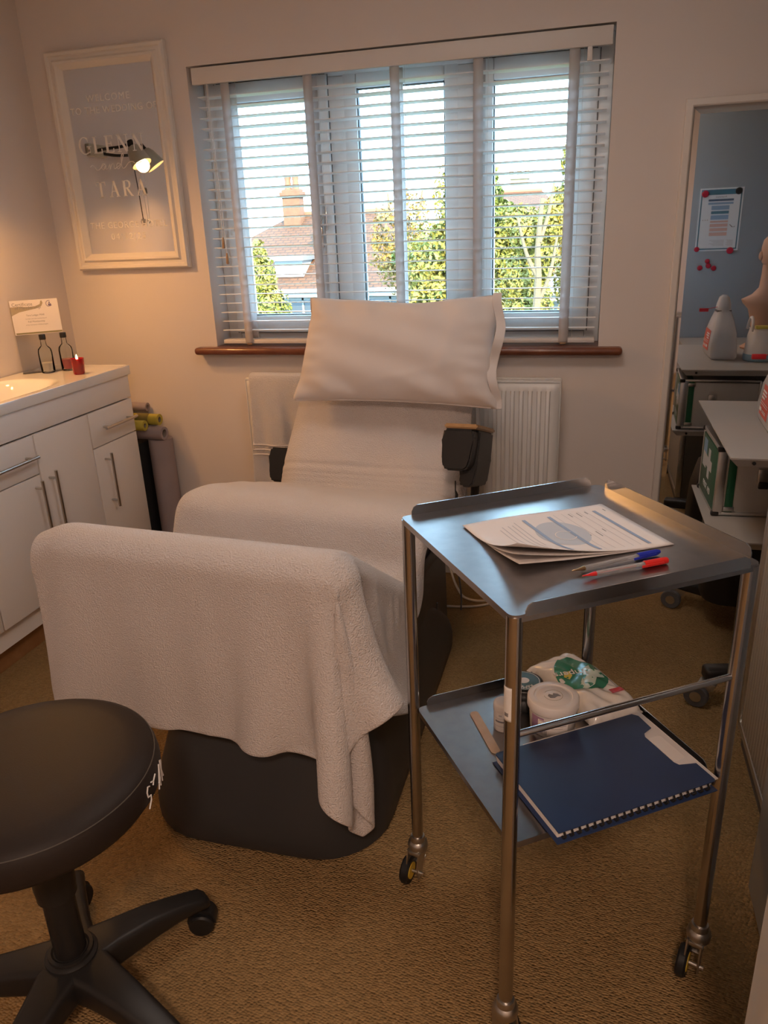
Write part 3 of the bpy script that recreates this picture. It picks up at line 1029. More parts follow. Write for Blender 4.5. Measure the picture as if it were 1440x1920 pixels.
roll('cardboard_roll', (-2.05, 2.895, .700), (-1.862, 2.893, .696), .019, 'lilac_roll', 'grey roll end just showing above the yellow mat', .010)
bxx = obj('dark_block', box((-2.14, 2.76, 0), (-1.872, 2.90, .55), .003), 'dark_box')  # plain dark block filling the gap beside the cabinet
tag(bxx, 'dark flat block beside the cabinet', 'dark_block')
obj('dark_block_top', box((-2.139, 2.762, .5502), (-1.874, 2.83, .553), .001), 'dark_box', bxx)

# ================================================================ wall lamp above the basin (seen in the etched mirror)
lm = thing('wall_lamp', (XL, 2.52, 1.76), 'twin spot wall lamp with cream shades above the basin', 'lamp')
obj('wall_plate', box((XL + .001, 2.47, 1.735), (XL + .022, 2.60, 1.785), .004), 'lamp_shade', lm)
def lamp_head(arm, neck, aim):
    b_ = bmesh.new()
    tube(b_, smooth3(arm), .0065, 10)
    hd = obj('arm', b_, 'lamp_black', lm)
    neck, aim = Vector(neck), Vector(aim).normalized()
    x = aim.cross(Vector((0, 0, 1))).normalized()
    mm = frame(neck, x, aim.cross(x))
    b_ = bmesh.new()
    lathe(b_, [(0, -.022), (.015, -.02), (.017, .008), (.012, .012), (0, .012)], mm, 18)
    obj('joint', b_, 'lamp_black', hd)
    b_ = bmesh.new()
    lathe(b_, [(.012, .004), (.026, .010), (.036, .030), (.046, .085), (.0475, .092), (.0455, .092), (.034, .032), (.024, .014), (.012, .008)], mm, 28)
    sh = obj('shade', b_, 'lamp_shade', lm)
    b_ = bmesh.new()
    lathe(b_, [(0, .030), (.010, .032), (.022, .056), (.024, .068), (.018, .080), (0, .084)], mm, 20)
    obj('bulb', b_, 'bulb', sh)
    ld = bpy.data.lights.new('lamp_light', 'SPOT')
    ld.energy = LAMP_W
    ld.color = (1.0, .48, .15)
    ld.shadow_soft_size = .03
    ld.spot_size = R(150)
    ld.spot_blend = .8
    lo = bpy.data.objects.new('lamp_light', ld)
    COL.objects.link(lo)
    lo.location = neck + aim * .098
    lo.rotation_euler = aim.to_track_quat('-Z', 'Y').to_euler()
def smooth3(p, n=6):
    return [tuple(q) for q in smooth_line(p, n)]
lamp_head([(XL + .02, 2.54, 1.76), (XL + .045, 2.53, 1.765), (XL + .10, 2.48, 1.775), (XL + .115, 2.43, 1.79)], (XL + .12, 2.42, 1.785), (.46, .04, -.86))
lamp_head([(XL + .02, 2.50, 1.75), (XL + .05, 2.44, 1.745), (XL + .07, 2.35, 1.755), (XL + .07, 2.265, 1.79)], (XL + .075, 2.25, 1.785), (.50, -.22, -.82))
b = bmesh.new()
tube(b, [(XL + .078, 2.36, 1.752), (XL + .078, 2.345, 1.60), (XL + .078, 2.338, 1.475)], .0022, 6)
pc = obj('pull_cord', b, 'lamp_black', lm)
b = bmesh.new()
lathe(b, [(0, .0), (.010, .006), (.014, .016), (.010, .027), (0, .031)], Matrix.Translation((XL + .078, 2.338, 1.446)), 16)
obj('pull_knob', b, 'chrome', pc)
nk = thing('necklace', (XL + .085, 2.300, 1.45), 'beaded necklace hanging from the wall lamp', 'necklace')
b = bmesh.new()
loop = []
for i in range(33):
    a = math.pi * i / 32
    loop.append((XL + .085, 2.300 - .017 * math.cos(a) * (1 - .2 * math.sin(a)), 1.75 - .29 * math.sin(a) ** .55))
tube(b, loop, .0016, 6)
obj('chain', b, 'nickel', nk)
for i in (13, 16, 19):
    b = bmesh.new()
    bmesh.ops.create_icosphere(b, subdivisions=2, radius=.007, matrix=Matrix.Translation(loop[i]))
    obj('bead', b, 'chrome', nk)
b = bmesh.new()
bx(b, (XL + .085, 2.300, 1.60), (.012, .03, .028), None, .006)
obj('clasp', b, 'lamp_black', nk)

# unseen fill lights added on the ceiling: one behind the camera, one above the frame
def fill_light(x, y, r, watts, label, col):
    hl = thing('fill_light', (x, y, ZC - .10), label, 'lamp')
    m_ = Matrix.Translation((x, y, ZC))
    b_ = bmesh.new()
    lathe(b_, [(0, 0), (r * 1.1, 0), (r * 1.1, -.02), (r * 1.04, -.03), (0, -.03)], m_, 32)
    obj('base', b_, 'gloss_white', hl)
    b_ = bmesh.new()
    lathe(b_, [(r, -.03), (r * .97, -.06), (r * .7, -.085), (r * .3, -.098), (0, -.10)], m_, 32)
    obj('diffuser', b_, 'opal', hl)
    ld = bpy.data.lights.new('fill_light_lamp', 'AREA')
    ld.shape = 'DISK'
    ld.size = 2 * r
    ld.energy = watts
    ld.color = col
    lo = bpy.data.objects.new('fill_light_lamp', ld)
    COL.objects.link(lo)
    lo.location = (x, y, ZC - .105)
fill_light(.15, -.75, .15, REAR_FILL_W, 'round fill light added on the ceiling behind the viewer, unseen', (1.0, .71, .54))
fill_light(-.25, 1.55, .24, TOP_FILL_W, 'round fill light added on the ceiling above the treatment chair, out of frame', (1.0, .84, .74))

# ================================================================ treatment chair
PSI = R(4.7)
CH = Matrix.Translation((-.784, 1.308, 0)) @ Matrix.Rotation(-PSI, 4, 'Z')      # local x across, y to the back, ridge of the leg rest at y=0
def cl(x, y, z):
    return CH @ Vector((x, y, z))
ch = thing('treatment_chair', (-.74, 1.85, 0), 'charcoal electric treatment chair draped in white towels', 'chair')
def loop_rr(x0, x1, y0, y1, r, z, n=6):
    return [((x0 + x1) / 2 + px_, (y0 + y1) / 2 + py_, z) for px_, py_ in rrect(x1 - x0, y1 - y0, r, n)]
b = bmesh.new()
X0, X1, Y0, Y1 = -1.045, -.415, 1.275, 2.47
def base_loop(k, z, r):
    # k 0 at the floor .. 1 at the top
    return loop_rr(X0 + .10 * k, X1 - .035 * k, Y0 + .07 * k, Y1 - .40 * k, r, z, 8)
loft(b, [base_loop(.10, .004, .17), base_loop(.0, .012, .19), base_loop(-.02, .055, .20), base_loop(.06, .10, .20), base_loop(.45, .22, .18), base_loop(.80, .31, .15), base_loop(.98, .345, .13), base_loop(1.25, .355, .08)])
obj('base', b, 'charcoal_plastic', ch, ang=60)
# slanted lift cover with vent slots on the right-hand side
sm = frame((-.440, 0, 0), (0, 1, 0), (0, 0, 1))
b = bmesh.new()
prism(b, [(1.78, .20), (1.88, .60), (1.99, .60), (2.33, .33), (2.36, .06), (2.28, .03)], sm, -.16)
bmesh.ops.bevel(b, geom=b.edges[:], offset=.018, segments=3, affect='EDGES')
lc = obj('lift_cover', b, 'charcoal_plastic', ch)
for i in range(6):
    y = 2.05 + i * .022
    b = bmesh.new()
    bx(b, (y, .16 + .012 * i, .001), (.008, .05, .006), sm @ Matrix.Rotation(0, 4, 'Z'), .002)
    obj('vent_rib', b, 'graphite', lc)
for sx in (-.27, .27):
    b = bmesh.new()
    bx(b, (sx, .62, .45), (.045, .70, .05), CH, .008)
    obj('side_rail', b, 'black_plastic', ch)
b = bmesh.new()
bx(b, (0, .62, .40), (.42, .42, .11), CH, .02)
obj('lift_head', b, 'black_plastic', ch)
# leg rest: front bolster plus sloping pad
b = bmesh.new()
bx(b, (-.02, .03, .545), (.73, .10, .44), CH, .045, 4)
obj('leg_cushion', b, 'black_leather', ch)
sl = CH @ Matrix.Translation((0, .235, .60)) @ Matrix.Rotation(R(-33), 4, 'X')
b = bmesh.new()
bx(b, (0, 0, 0), (.60, .44, .09), sl, .035, 4)
obj('leg_pad', b, 'black_leather', ch)
b = bmesh.new()
bx(b, (-.02, .012, .318), (.72, .075, .016), CH, .006)
obj('leg_frame', b, 'black_plastic', ch)
# seat with raised front edge
sl2 = CH @ Matrix.Translation((-.03, .80, .500)) @ Matrix.Rotation(R(-12), 4, 'X')
b = bmesh.new()
bx(b, (0, 0, 0), (.60, .50, .13), sl2, .05, 4)
obj('seat_cushion', b, 'black_leather', ch)
b = bmesh.new()
bx(b, (-.03, .590, .570), (.66, .10, .13), CH, .045, 4)
obj('thigh_bolster', b, 'black_leather', ch)
# backrest
BK0, BK1 = Vector((0, 1.00, .52)), Vector((0, 1.30, 1.13))
bd = (BK1 - BK0).normalized()
bkm = CH @ frame((BK0 + BK1) / 2, (1, 0, 0), bd)         # x across, y up the back, z towards the sitter
b = bmesh.new()
bx(b, (0, 0, -.05), (.56, .66, .09), bkm, .04, 4)
obj('back_cushion', b, 'black_leather', ch)
b = bmesh.new()
bx(b, (0, -.2, -.115), (.36, .4, .04), bkm, .01, 2)
obj('back_frame', b, 'black_plastic', ch)
# arm rests: padded box with oak top
def armrest(xc, yc, zc, top=True):
    am = frame((xc, yc, zc), (math.cos(PSI), -math.sin(PSI), 0), (0, 0, 1)) @ Matrix.Rotation(R(-17), 4, 'X') @ Matrix.Scale(.88, 4)   # x across, y up, z towards the viewer
    bm_ = bmesh.new()
    out = [(-.036, -.140), (.026, -.140), (.040, -.128), (.048, -.10), (.052, -.03), (.050, .0), (-.050, .0), (-.055, -.04), (-.053, -.105), (-.047, -.130)]
    prism(bm_, out, am, .085)
    bmesh.ops.bevel(bm_, geom=bm_.edges[:], offset=.007, segments=3, affect='EDGES', clamp_overlap=True)
    a = obj('armrest', bm_, 'black_leather', ch)
    bm_ = bmesh.new()
    out = [(-.02, .0), (.058, .0), (.056, -.10), (.048, -.180), (.036, -.195), (.004, -.195), (-.006, -.18), (-.002, -.12), (-.02, -.08)]
    prism(bm_, out, am @ Matrix.Translation((0, 0, -.215)), .225)
    bmesh.ops.bevel(bm_, geom=bm_.edges[:], offset=.006, segments=2, affect='EDGES', clamp_overlap=True)
    obj('arm_pad', bm_, 'black_leather', a)
    bm_ = bmesh.new()
    if not top:
        return a
    prism(bm_, [(-.050, .001), (.062, .001), (.062, .017), (-.050, .017)], am @ Matrix.Translation((0, 0, -.22)), .302)
    bmesh.ops.bevel(bm_, geom=bm_.edges[:], offset=.004, segments=2, affect='EDGES')
    obj('arm_top', bm_, 'oak', a, 'oak veneered arm rest top')
    bm_ = bmesh.new()
    p = am @ Vector((.018, -.19, -.15))
    tube(bm_, [p, p + Vector((-.01, .03, -.10)), cl(.27 if xc > -.8 else -.27, .93, .46)], .014, 10)
    obj('arm_post', bm_, 'black_plastic', a)
    return a
ar = armrest(-.358, 2.215, .806)
armrest(-1.052, 2.52, .640, False)
b = bmesh.new()
p = Vector((-.378, 2.165, .660))
tube(b, [p, p + Vector((0, 0, -.03)), p + Vector((.004, 0, -.045)), p + Vector((0, 0, -.07)), p + Vector((0, .004, -.16))], [.002, .002, .005, .003, .006], 8)
obj('handset_clip', b, 'black_plastic', ar)
# mains cables on the carpet behind the chair
def cable(name, pts, r, label, material='cable_white'):
    b_ = bmesh.new()
    tube(b_, smooth3(pts, 8), r, 8)
    o_ = obj(name, b_, material)
    tag(o_, label, 'cable')
    return o_
cable('power_cable', [(-.62, 2.56, .006), (-.505, 2.592, .005), (-.44, 2.60, .005), (-.365, 2.622, .005), (-.26, 2.70, .005), (-.18, 2.80, .005)], .0048, 'white mains cable lying on the carpet behind the chair')
cable('power_cable', [(-.53, 2.87, .06), (-.505, 2.83, .012), (-.47, 2.74, .0095), (-.43, 2.67, .0095), (-.36, 2.645, .0145), (-.28, 2.70, .014), (-.20, 2.82, .0095)], .0048, 'white looped cable curling over the other cable behind the chair')
cable('handset_cable', [(-.395, 2.36, .12), (-.405, 2.42, .16), (-.43, 2.46, .30), (-.43, 2.44, .45), (-.40, 2.36, .55)], .0030, 'thin dark lead hanging beside the chair base', 'graphite')

# ---------------------------------------------------------------- cloth
def sd_box(P, m_inv, half, r):
    Q = P @ m_inv[:3, :3].T + m_inv[:3, 3]
    q = np.abs(Q) - (np.array(half) - r)
    o_ = np.maximum(q, 0)
    return np.linalg.norm(o_, axis=-1) + np.minimum(q.max(-1), 0) - r
def npm(m):
    return np.array(m.inverted())
def drape(P0, free, sdf, h, steps=270, iters=16, grav=9.8, dt=.008, thick=.009, stiff=.25):
    """position based cloth on a regular grid P0[nu,nv,3]; free: bool mask"""
    P = P0.copy()
    V = np.zeros_like(P)
    Wt = free.astype(float)[..., None]
    hu = np.linalg.norm(P0[1:] - P0[:-1], axis=-1)
    hv = np.linalg.norm(P0[:, 1:] - P0[:, :-1], axis=-1)
    d1 = np.sqrt(2) * h
    def solve(A, B, ia, ib, rest, k=1.0):
        a, b_ = P[ia], P[ib]
        d = b_ - a
        L_ = np.linalg.norm(d, axis=-1, keepdims=True) + 1e-9
        wa, wb = Wt[ia], Wt[ib]
        ws = wa + wb
        ws[ws == 0] = 1
        c = k * (L_ - rest) / L_ * d / ws
        P[ia] = a + c * wa
        P[ib] = b_ - c * wb
    s_ = slice
    for st in range(steps):
        Pold = P.copy()
        V[..., 2] -= grav * dt
        V *= .985
        P = P + V * dt * Wt
        for it in range(iters):
            for o_ in (0, 1):
                n = P.shape[0] - 1
                i0 = np.arange(o_, n, 2)
                solve(0, 0, (i0,), (i0 + 1,), hu[i0][..., None])
                n = P.shape[1] - 1
                j0 = np.arange(o_, n, 2)
                solve(0, 0, (s_(None), j0), (s_(None), j0 + 1), hv[:, j0][..., None])
            for o_ in (0, 1):
                i0 = np.arange(o_, P.shape[0] - 1, 2)[:, None]
                j0 = np.arange(P.shape[1] - 1)[None, :]
                for jo in (0, 1):
                    jj = j0[:, jo::2]
                    solve(0, 0, (i0, jj), (i0 + 1, jj + 1), d1, .12)
                    solve(0, 0, (i0, jj + 1), (i0 + 1, jj), d1, .12)
            if it % 3 == 0:
                i0 = np.arange(P.shape[0] - 4)
                for o_ in (0, 1):
                    ii = i0[(i0 // 4) % 2 == o_]
                    solve(0, 0, (ii,), (ii + 4,), 4 * h, stiff)
                j0 = np.arange(P.shape[1] - 4)
                for o_ in (0, 1):
                    jj = j0[(j0 // 4) % 2 == o_]
                    solve(0, 0, (s_(None), jj), (s_(None), jj + 4), 4 * h, stiff)
            if it % 4 == 3 or it == iters - 1:
                dd = sdf(P) - thick
                e = 2e-3
                near = dd < 0
                if near.any():
                    Q = P[near]
                    g = np.stack([sdf(Q + np.array(ax) * e) - sdf(Q - np.array(ax) * e) for ax in ((1, 0, 0), (0, 1, 0), (0, 0, 1))], -1)
                    g /= np.linalg.norm(g, axis=-1, keepdims=True) + 1e-9
                    Q2 = Q - g * dd[near][:, None]
                    # friction: hold the tangential slip back
                    sl_ = Q2 - Pold[near]
                    sl_ -= g * (sl_ * g).sum(-1, keepdims=True)
                    Q2 = Q2 - sl_ * .35
                    w_ = np.repeat(Wt[near], 3, axis=-1)
                    P[near] = np.where(w_ > 0, Q2, Q)
        V = (P - Pold) / dt
        sp = np.linalg.norm(V, axis=-1, keepdims=True)
        V *= np.minimum(1, 2.0 / (sp + 1e-9))
    return P

def polyline_at(prof, s):
    out = []
    cum = [0]
    for p, q in zip(prof, prof[1:]):
        cum.append(cum[-1] + math.dist(p, q))
    for v in s:
        v = min(v, cum[-1] - 1e-9)
        for i in range(len(prof) - 1):
            if v <= cum[i + 1]:
                t = (v - cum[i]) / (cum[i + 1] - cum[i])
                out.append([prof[i][k] * (1 - t) + prof[i + 1][k] * t for k in (0, 1)])
                break
    return np.array(out), cum[-1]

def grid_obj(name, P, material, parent=None, mods=()):
    nu, nv = P.shape[:2]
    me = bpy.data.meshes.new(name)
    idx = np.arange(nu * nv).reshape(nu, nv)
    F = np.stack([idx[:-1, :-1], idx[1:, :-1], idx[1:, 1:], idx[:-1, 1:]], -1).reshape(-1, 4)
    me.from_pydata(P.reshape(-1, 3).tolist(), [], F.tolist())
    return obj(name, me, material, parent, mods=mods, ang=80)

# towel over the leg rest --------------------------------------------------
prof = [(-.036, .335), (-.037, .55), (-.036, .70), (-.028, .745), (-.008, .772), (.02, .782), (.06, .772), (.12, .735), (.30, .615), (.42, .535), (.44, .53)]
prof = smooth_line(prof, 5)
h = .0135
_, L = polyline_at(prof, [0])
nv = int(L / h)
Y, _ = polyline_at(prof, [i * h for i in range(nv)])
xs = np.arange(-.415, .660, h)
P0 = np.zeros((len(xs), nv, 3))
P0[..., 0] = xs[:, None]
P0[..., 1] = Y[None, :, 0]
P0[..., 2] = Y[None, :, 1]
Aw = np.array(CH)
P0 = P0 @ Aw[:3, :3].T + Aw[:3, 3]
boxes = [(npm(CH @ Matrix.Translation((-.02, .03, .545))), (.365, .05, .22), .045), (npm(sl), (.30, .22, .045), .035),
         (npm(CH @ Matrix.Translation((-.02, .012, .318))), (.36, .0375, .008), .006),
         (npm(CH @ Matrix.Translation((0, .62, .45))), (.30, .35, .03), .02)]
# base of the chair and the trolley stand in the way of the hanging corner
boxes.append((npm(Matrix.Translation((-.70, 1.80, .16))), (.30, .48, .17), .10))
def sdf_a(P):
    return np.minimum.reduce([sd_box(P, *q) for q in boxes])
sidx = np.arange(nv) * h
free = np.ones(P0.shape[:2], bool)
over = (xs > -.36) & (xs < .325)
free[np.ix_(over, sidx > .40)] = False
# a little unevenness so that folds start somewhere
rng = np.random.default_rng(3)
jit = rng.normal(size=P0.shape[:2])
for _ in range(6):
    jit = (jit + np.roll(jit, 1, 0) + np.roll(jit, -1, 0) + np.roll(jit, 1, 1) + np.roll(jit, -1, 1)) / 5
P0[..., 1] += np.where(free, jit * .006, 0)
PA = drape(P0, free, sdf_a, h)
# the left edge hangs a little outwards towards the cabinet
Ai = np.array(CH.inverted())
Q_ = PA @ Ai[:3, :3].T + Ai[:3, 3]
k_ = np.clip((.76 - Q_[..., 2]) / .40, 0, 1) * np.clip((-Q_[..., 0] - .10) / .30, 0, 1) * (Q_[..., 1] < .02)
Q_[..., 0] -= .055 * k_
PA = Q_ @ Aw[:3, :3].T + Aw[:3, 3]
ta = grid_obj('bath_towel', PA, 'towel', mods=(('solid', .006, 0), ('sub', 1)))
tag(ta, 'large white terry towel draped over the leg rest, corner hanging to the right', 'towel')

# towel over the seat front ------------------------------------------------
prof = smooth_line([(.40, .515), (.470, .505), (.515, .54), (.528, .595), (.540, .638), (.565, .662), (.60, .668), (.66, .660), (.80, .625), (.98, .57)], 6)
nv = 70
_, L = polyline_at(prof, [0])
Y, _ = polyline_at(prof, [L * i / (nv - 1) for i in range(nv)])
nu = 80
P = np.zeros((nu, nv, 3))
for i in range(nu):
    u = i / (nu - 1) * 2 - 1
    x = u * .455
    for j in range(nv):
        y, z = Y[j]
        ov = max(0, abs(x) - .335)
        xx = math.copysign(min(abs(x), .335) + .048 * math.sin(min(ov / .048, math.pi / 2)) + (max(0, ov - .075) * (.16 if x < 0 else .05)), x)
        zz = z - .048 * (1 - math.cos(min(ov / .048, math.pi / 2))) - max(0, ov - .075) * .98
        yy = y + (.010 * math.sin(z * 40 + 1) * ov / .1 if x < 0 else 0) + .002 * math.sin(x * 23 + j * .2)
        zz += .0015 * math.sin(x * 17 + j * .35)
        P[i, j] = cl(xx - .052, yy, zz)
tb = grid_obj('bath_towel', P, 'towel', mods=(('solid', .007, 1), ('sub', 1)))
tag(tb, 'white terry towel over the seat edge behind the leg rest', 'towel')

# towel hanging down the backrest -----------------------------------------
nu, nv = 64, 80
P = np.zeros((nu, nv, 3))
for i in range(nu):
    u = i / (nu - 1) * 2 - 1
    for j in range(nv):
        v = j / (nv - 1)                       # 0 bottom .. 1 top
        yb = -.315 + .655 * v
        hwL = .355 - .175 * max(0, v - .12) ** 1.15
        hwR = .325 - .015 * v
        xx = u * (hwL if u < 0 else hwR)
        ov = max(0, abs(xx) - .262)
        curl = -.5 * ov ** 1.0 - 3 * ov * ov
        fold = .004 * math.sin(xx * 26 + yb * 9) * (1 - v * .5) + .003 * math.sin(xx * 12 - yb * 21) + .006 * math.exp(-((xx - .10 + .25 * yb) / .03) ** 2)
        zz = .010 + curl + fold
        for bb in (.055, .078, .10, .135, .15):      # woven border bands across the hem
            zz -= .005 * math.exp(-((v - bb) / .0055) ** 2)
        if v < .03:
            zz += .004
        p = bkm @ Vector((xx, yb, zz))
        P[i, j] = p
tc_ = grid_obj('bath_towel', P, 'towel', mods=(('solid', .006, 1), ('sub', 1)))
tag(tc_, 'white towel with ribbed border covering the backrest below the pillow', 'towel')

# pillow -------------------------------------------------------------------
pl_c = Vector((-.610, 2.405, 1.012))
plx = (Vector((-.268, 2.385, 1.0)) - Vector((-.905, 2.445, 1.0))).normalized()
plm = frame(pl_c, plx, (.02, .24, .97))
nu, nv = 72, 52
def pillow_pt(u, v, side):
    uu, vv = abs(u), abs(v)
    W2, H2 = .338, .173
    edge = (1 - uu ** 2.6) * (1 - vv ** 2.4)
    th = .088 * max(edge, 0) ** .48
    # sides pull in between the corners
    x = u * (W2 - .018 * (1 - vv ** 2) * uu ** 6)
    y = v * (H2 - .012 * (1 - uu ** 2) * vv ** 6)
    if v > 0:
        y += .002 * u * v
        y += -.012 * math.exp(-((u - .15) / .35) ** 2) * v ** 3
    x -= (.020 - .026 * u) * (-v) * .6
    wr = .0065 * math.sin(u * 13 + v * 6 + side) * math.exp(-((vv - .75) / .3) ** 2) * (.4 + uu)
    wr += .003 * math.exp(-((u - .55 - .12 * v) / .05) ** 2) * edge + .005 * math.sin((u * 5 + v * 9)) * edge + .002 * math.exp(-((v + .55 - .5 * u) / .08) ** 2) * edge
    wr += .008 * math.sin(v * 24 + 3 * u) * max(0, uu - .66) * 3 * edge + .005 * math.sin(u * 31 + 5 * v) * max(0, vv - .55) * 2 * edge
    return plm @ Vector((x, y, side * (th + wr)))
bm = bmesh.new()
for side in (1, -1):
    grid(bm, lambda a, c: pillow_pt(a * 2 - 1, c * 2 - 1, side), nu, nv)
bmesh.ops.remove_doubles(bm, verts=bm.verts[:], dist=.0012)
pil = obj('pillow', bm, 'pillow_cotton', mods=(('sub', 1),), ang=80)
tag(pil, 'plump white pillow leaning on the chair back in front of the window', 'pillow')
# open end of the pillow case flapping at the right
bm = bmesh.new()
def flap(u, v):
    y = (v * 2 - 1)
    bell = (1 - y * y)
    return plm @ Vector((.318 + .028 * u + .010 * math.sin(y * 5), y * .176 + .003, (.030 * bell + .010 * math.sin(y * 9)) * (1 - .35 * u) + .004))
grid(bm, flap, 6, 40)
obj('case_flap', bm, 'pillow_cotton', pil, mods=(('solid', .0015), ('sub', 1)))
bm = bmesh.new()
for yv in (-.985,):
    grid(bm, lambda a, c: pillow_pt(a * 1.9 - .95, -.985 - .012 * c, 1) , 60, 1)
obj('seam', bm, 'pillow_cotton', pil, mods=(('solid', .004),))

# ================================================================ stool
sc = Vector((-.878, .848, 0))
st = thing('saddle_stool', sc, 'round black leather stool on a five-spoke base at the lower left', 'stool')
ZS = .575
m = Matrix.Translation((sc.x + .0, sc.y + .0, 0))
b = bmesh.new()
RS = .214
lathe(b, [(0, ZS - .002), (.10, ZS - .003), (.16, ZS - .006), (.194, ZS - .012), (.2065, ZS - .021), (.2075, ZS - .0225), (.2115, ZS - .030), (RS, ZS - .045), (RS - .001, ZS - .066), (.200, ZS - .084), (.185, ZS - .094), (.16, ZS - .098), (0, ZS - .098)], m, 72)
seat = obj('seat', b, 'stool_leather', st, ang=70)
b = bmesh.new()
tube(b, [(sc.x + (.2072) * math.cos(a), sc.y + (.2072) * math.sin(a), ZS - .0212) for a in [2 * math.pi * i / 90 for i in range(91)]], .0010, 5, cap=False)
obj('piping', b, 'thread', seat)
# printed name on the rim: angular hand-drawn capitals
def rim(a, z):
    return Vector((sc.x + (RS + .0012) * math.cos(a), sc.y + (RS + .0012) * math.sin(a), z))
LZ, LH, LA = ZS - .074, .040, .105
glyph = {'S': [[(0, .0), (.55, .28), (.62, .48), (.12, .55), (.05, .80), (.30, 1.0), (.62, .92)]],
         'T': [[(-.25, .98), (.25, .86), (.85, 1.0)], [(.28, .86), (.05, .72)]],
         'A': [[(0, .05), (.55, .62), (.95, .98), (.75, .55), (.55, .05)], [(.15, .30), (.70, .42)]],
         'R': [[(.1, 0), (.25, 1.0), (.75, .85), (.35, .5), (.85, 0)]]}
A0 = R(4)
for k, chh in enumerate('STAR'):
    b = bmesh.new()
    for ln in glyph[chh]:
        tube(b, [rim(A0 + LA * (k + x * .8), LZ + LH * y) for x, y in ln], .0013, 6)
    obj('printed_letter', b, 'print_white', seat)
b = bmesh.new()
lathe(b, [(0, ZS - .10), (.085, ZS - .10), (.085, ZS - .112), (.04, ZS - .125), (.036, ZS - .16), (.036, .31), (.034, .29), (.0345, .285), (0, .285)], m, 28)
obj('column_cover', b, 'black_plastic', st)
b = bmesh.new()
lathe(b, [(0, .30), (.028, .30), (.028, .11), (0, .11)], m, 24)
obj('gas_lift', b, 'black_plastic', st)
b = bmesh.new()
p = Vector((sc.x - .03, sc.y + .02, ZS - .128))
tube(b, [p, p + Vector((-.06, .03, -.012)), p + Vector((-.12, .06, -.03))], [.006, .006, .010], 8)
obj('height_lever', b, 'black_plastic', st)
b = bmesh.new()
lathe(b, [(0, .15), (.034, .15), (.047, .142), (.052, .10), (.05, .075), (0, .07)], m, 28)
hub = obj('hub', b, 'black_plastic', st)
b = bmesh.new()
lathe(b, [(.029, .149), (.034, .153), (.040, .152), (.041, .147)], m, 28)
obj('hub_ring', b, 'black_plastic', hub)
a_first = math.atan2(1.045 - sc.y, -.745 - sc.x)
for k in range(5):
    a = a_first + k * 2 * math.pi / 5
    d = Vector((math.cos(a), math.sin(a), 0))
    s_ = Vector((-d.y, d.x, 0))
    loops = []
    for t, w, z0, z1 in ((.03, .044, .078, .140), (.08, .036, .076, .136), (.15, .030, .076, .126), (.20, .027, .074, .112), (.235, .026, .070, .100), (.262, .025, .062, .090), (.272, .018, .060, .082)):
        c = Vector((sc.x, sc.y, 0)) + d * t
        lp = []
        for px_, py_ in rrect(2 * w, z1 - z0, min(.012, (z1 - z0) / 2.2), 3):
            lp.append(c + s_ * px_ + Vector((0, 0, (z0 + z1) / 2 + py_)))
        loops.append(lp)
    b = bmesh.new()
    loft(b, loops)
    leg = obj('leg', b, 'black_plastic', st, ang=50)
    cc = Vector((sc.x, sc.y, 0)) + d * .258
    sa = a + .9
    ax = Vector((math.cos(sa), math.sin(sa), 0))
    for sd in (-1, 1):
        b = bmesh.new()
        z_ = ax * sd
        mm = frame(cc + z_ * .004 + Vector((0, 0, .0265)), Vector((0, 0, 1)).cross(z_), Vector((0, 0, 1)))
        lathe(b, [(0, 0), (.0245, 0), (.0262, .003), (.0262, .018), (.023, .022), (.008, .023), (0, .023)], mm, 24)
        obj('wheel', b, 'black_rubber', leg)
    b = bmesh.new()
    mm = frame(cc + Vector((0, 0, .030)) - ax * .014, Vector((0, 0, 1)).cross(ax), Vector((0, 0, 1)))
    prism(b, [(.030 * math.cos(R(t_)), .030 * math.sin(R(t_))) for t_ in range(-10, 191, 20)], mm, .028)
    obj('caster_hood', b, 'black_plastic', leg)
    b = bmesh.new()
    tube(b, [cc + Vector((0, 0, .055)), cc + Vector((0, 0, .075))], .006, 10)
    obj('caster_stem', b, 'black_plastic', leg)
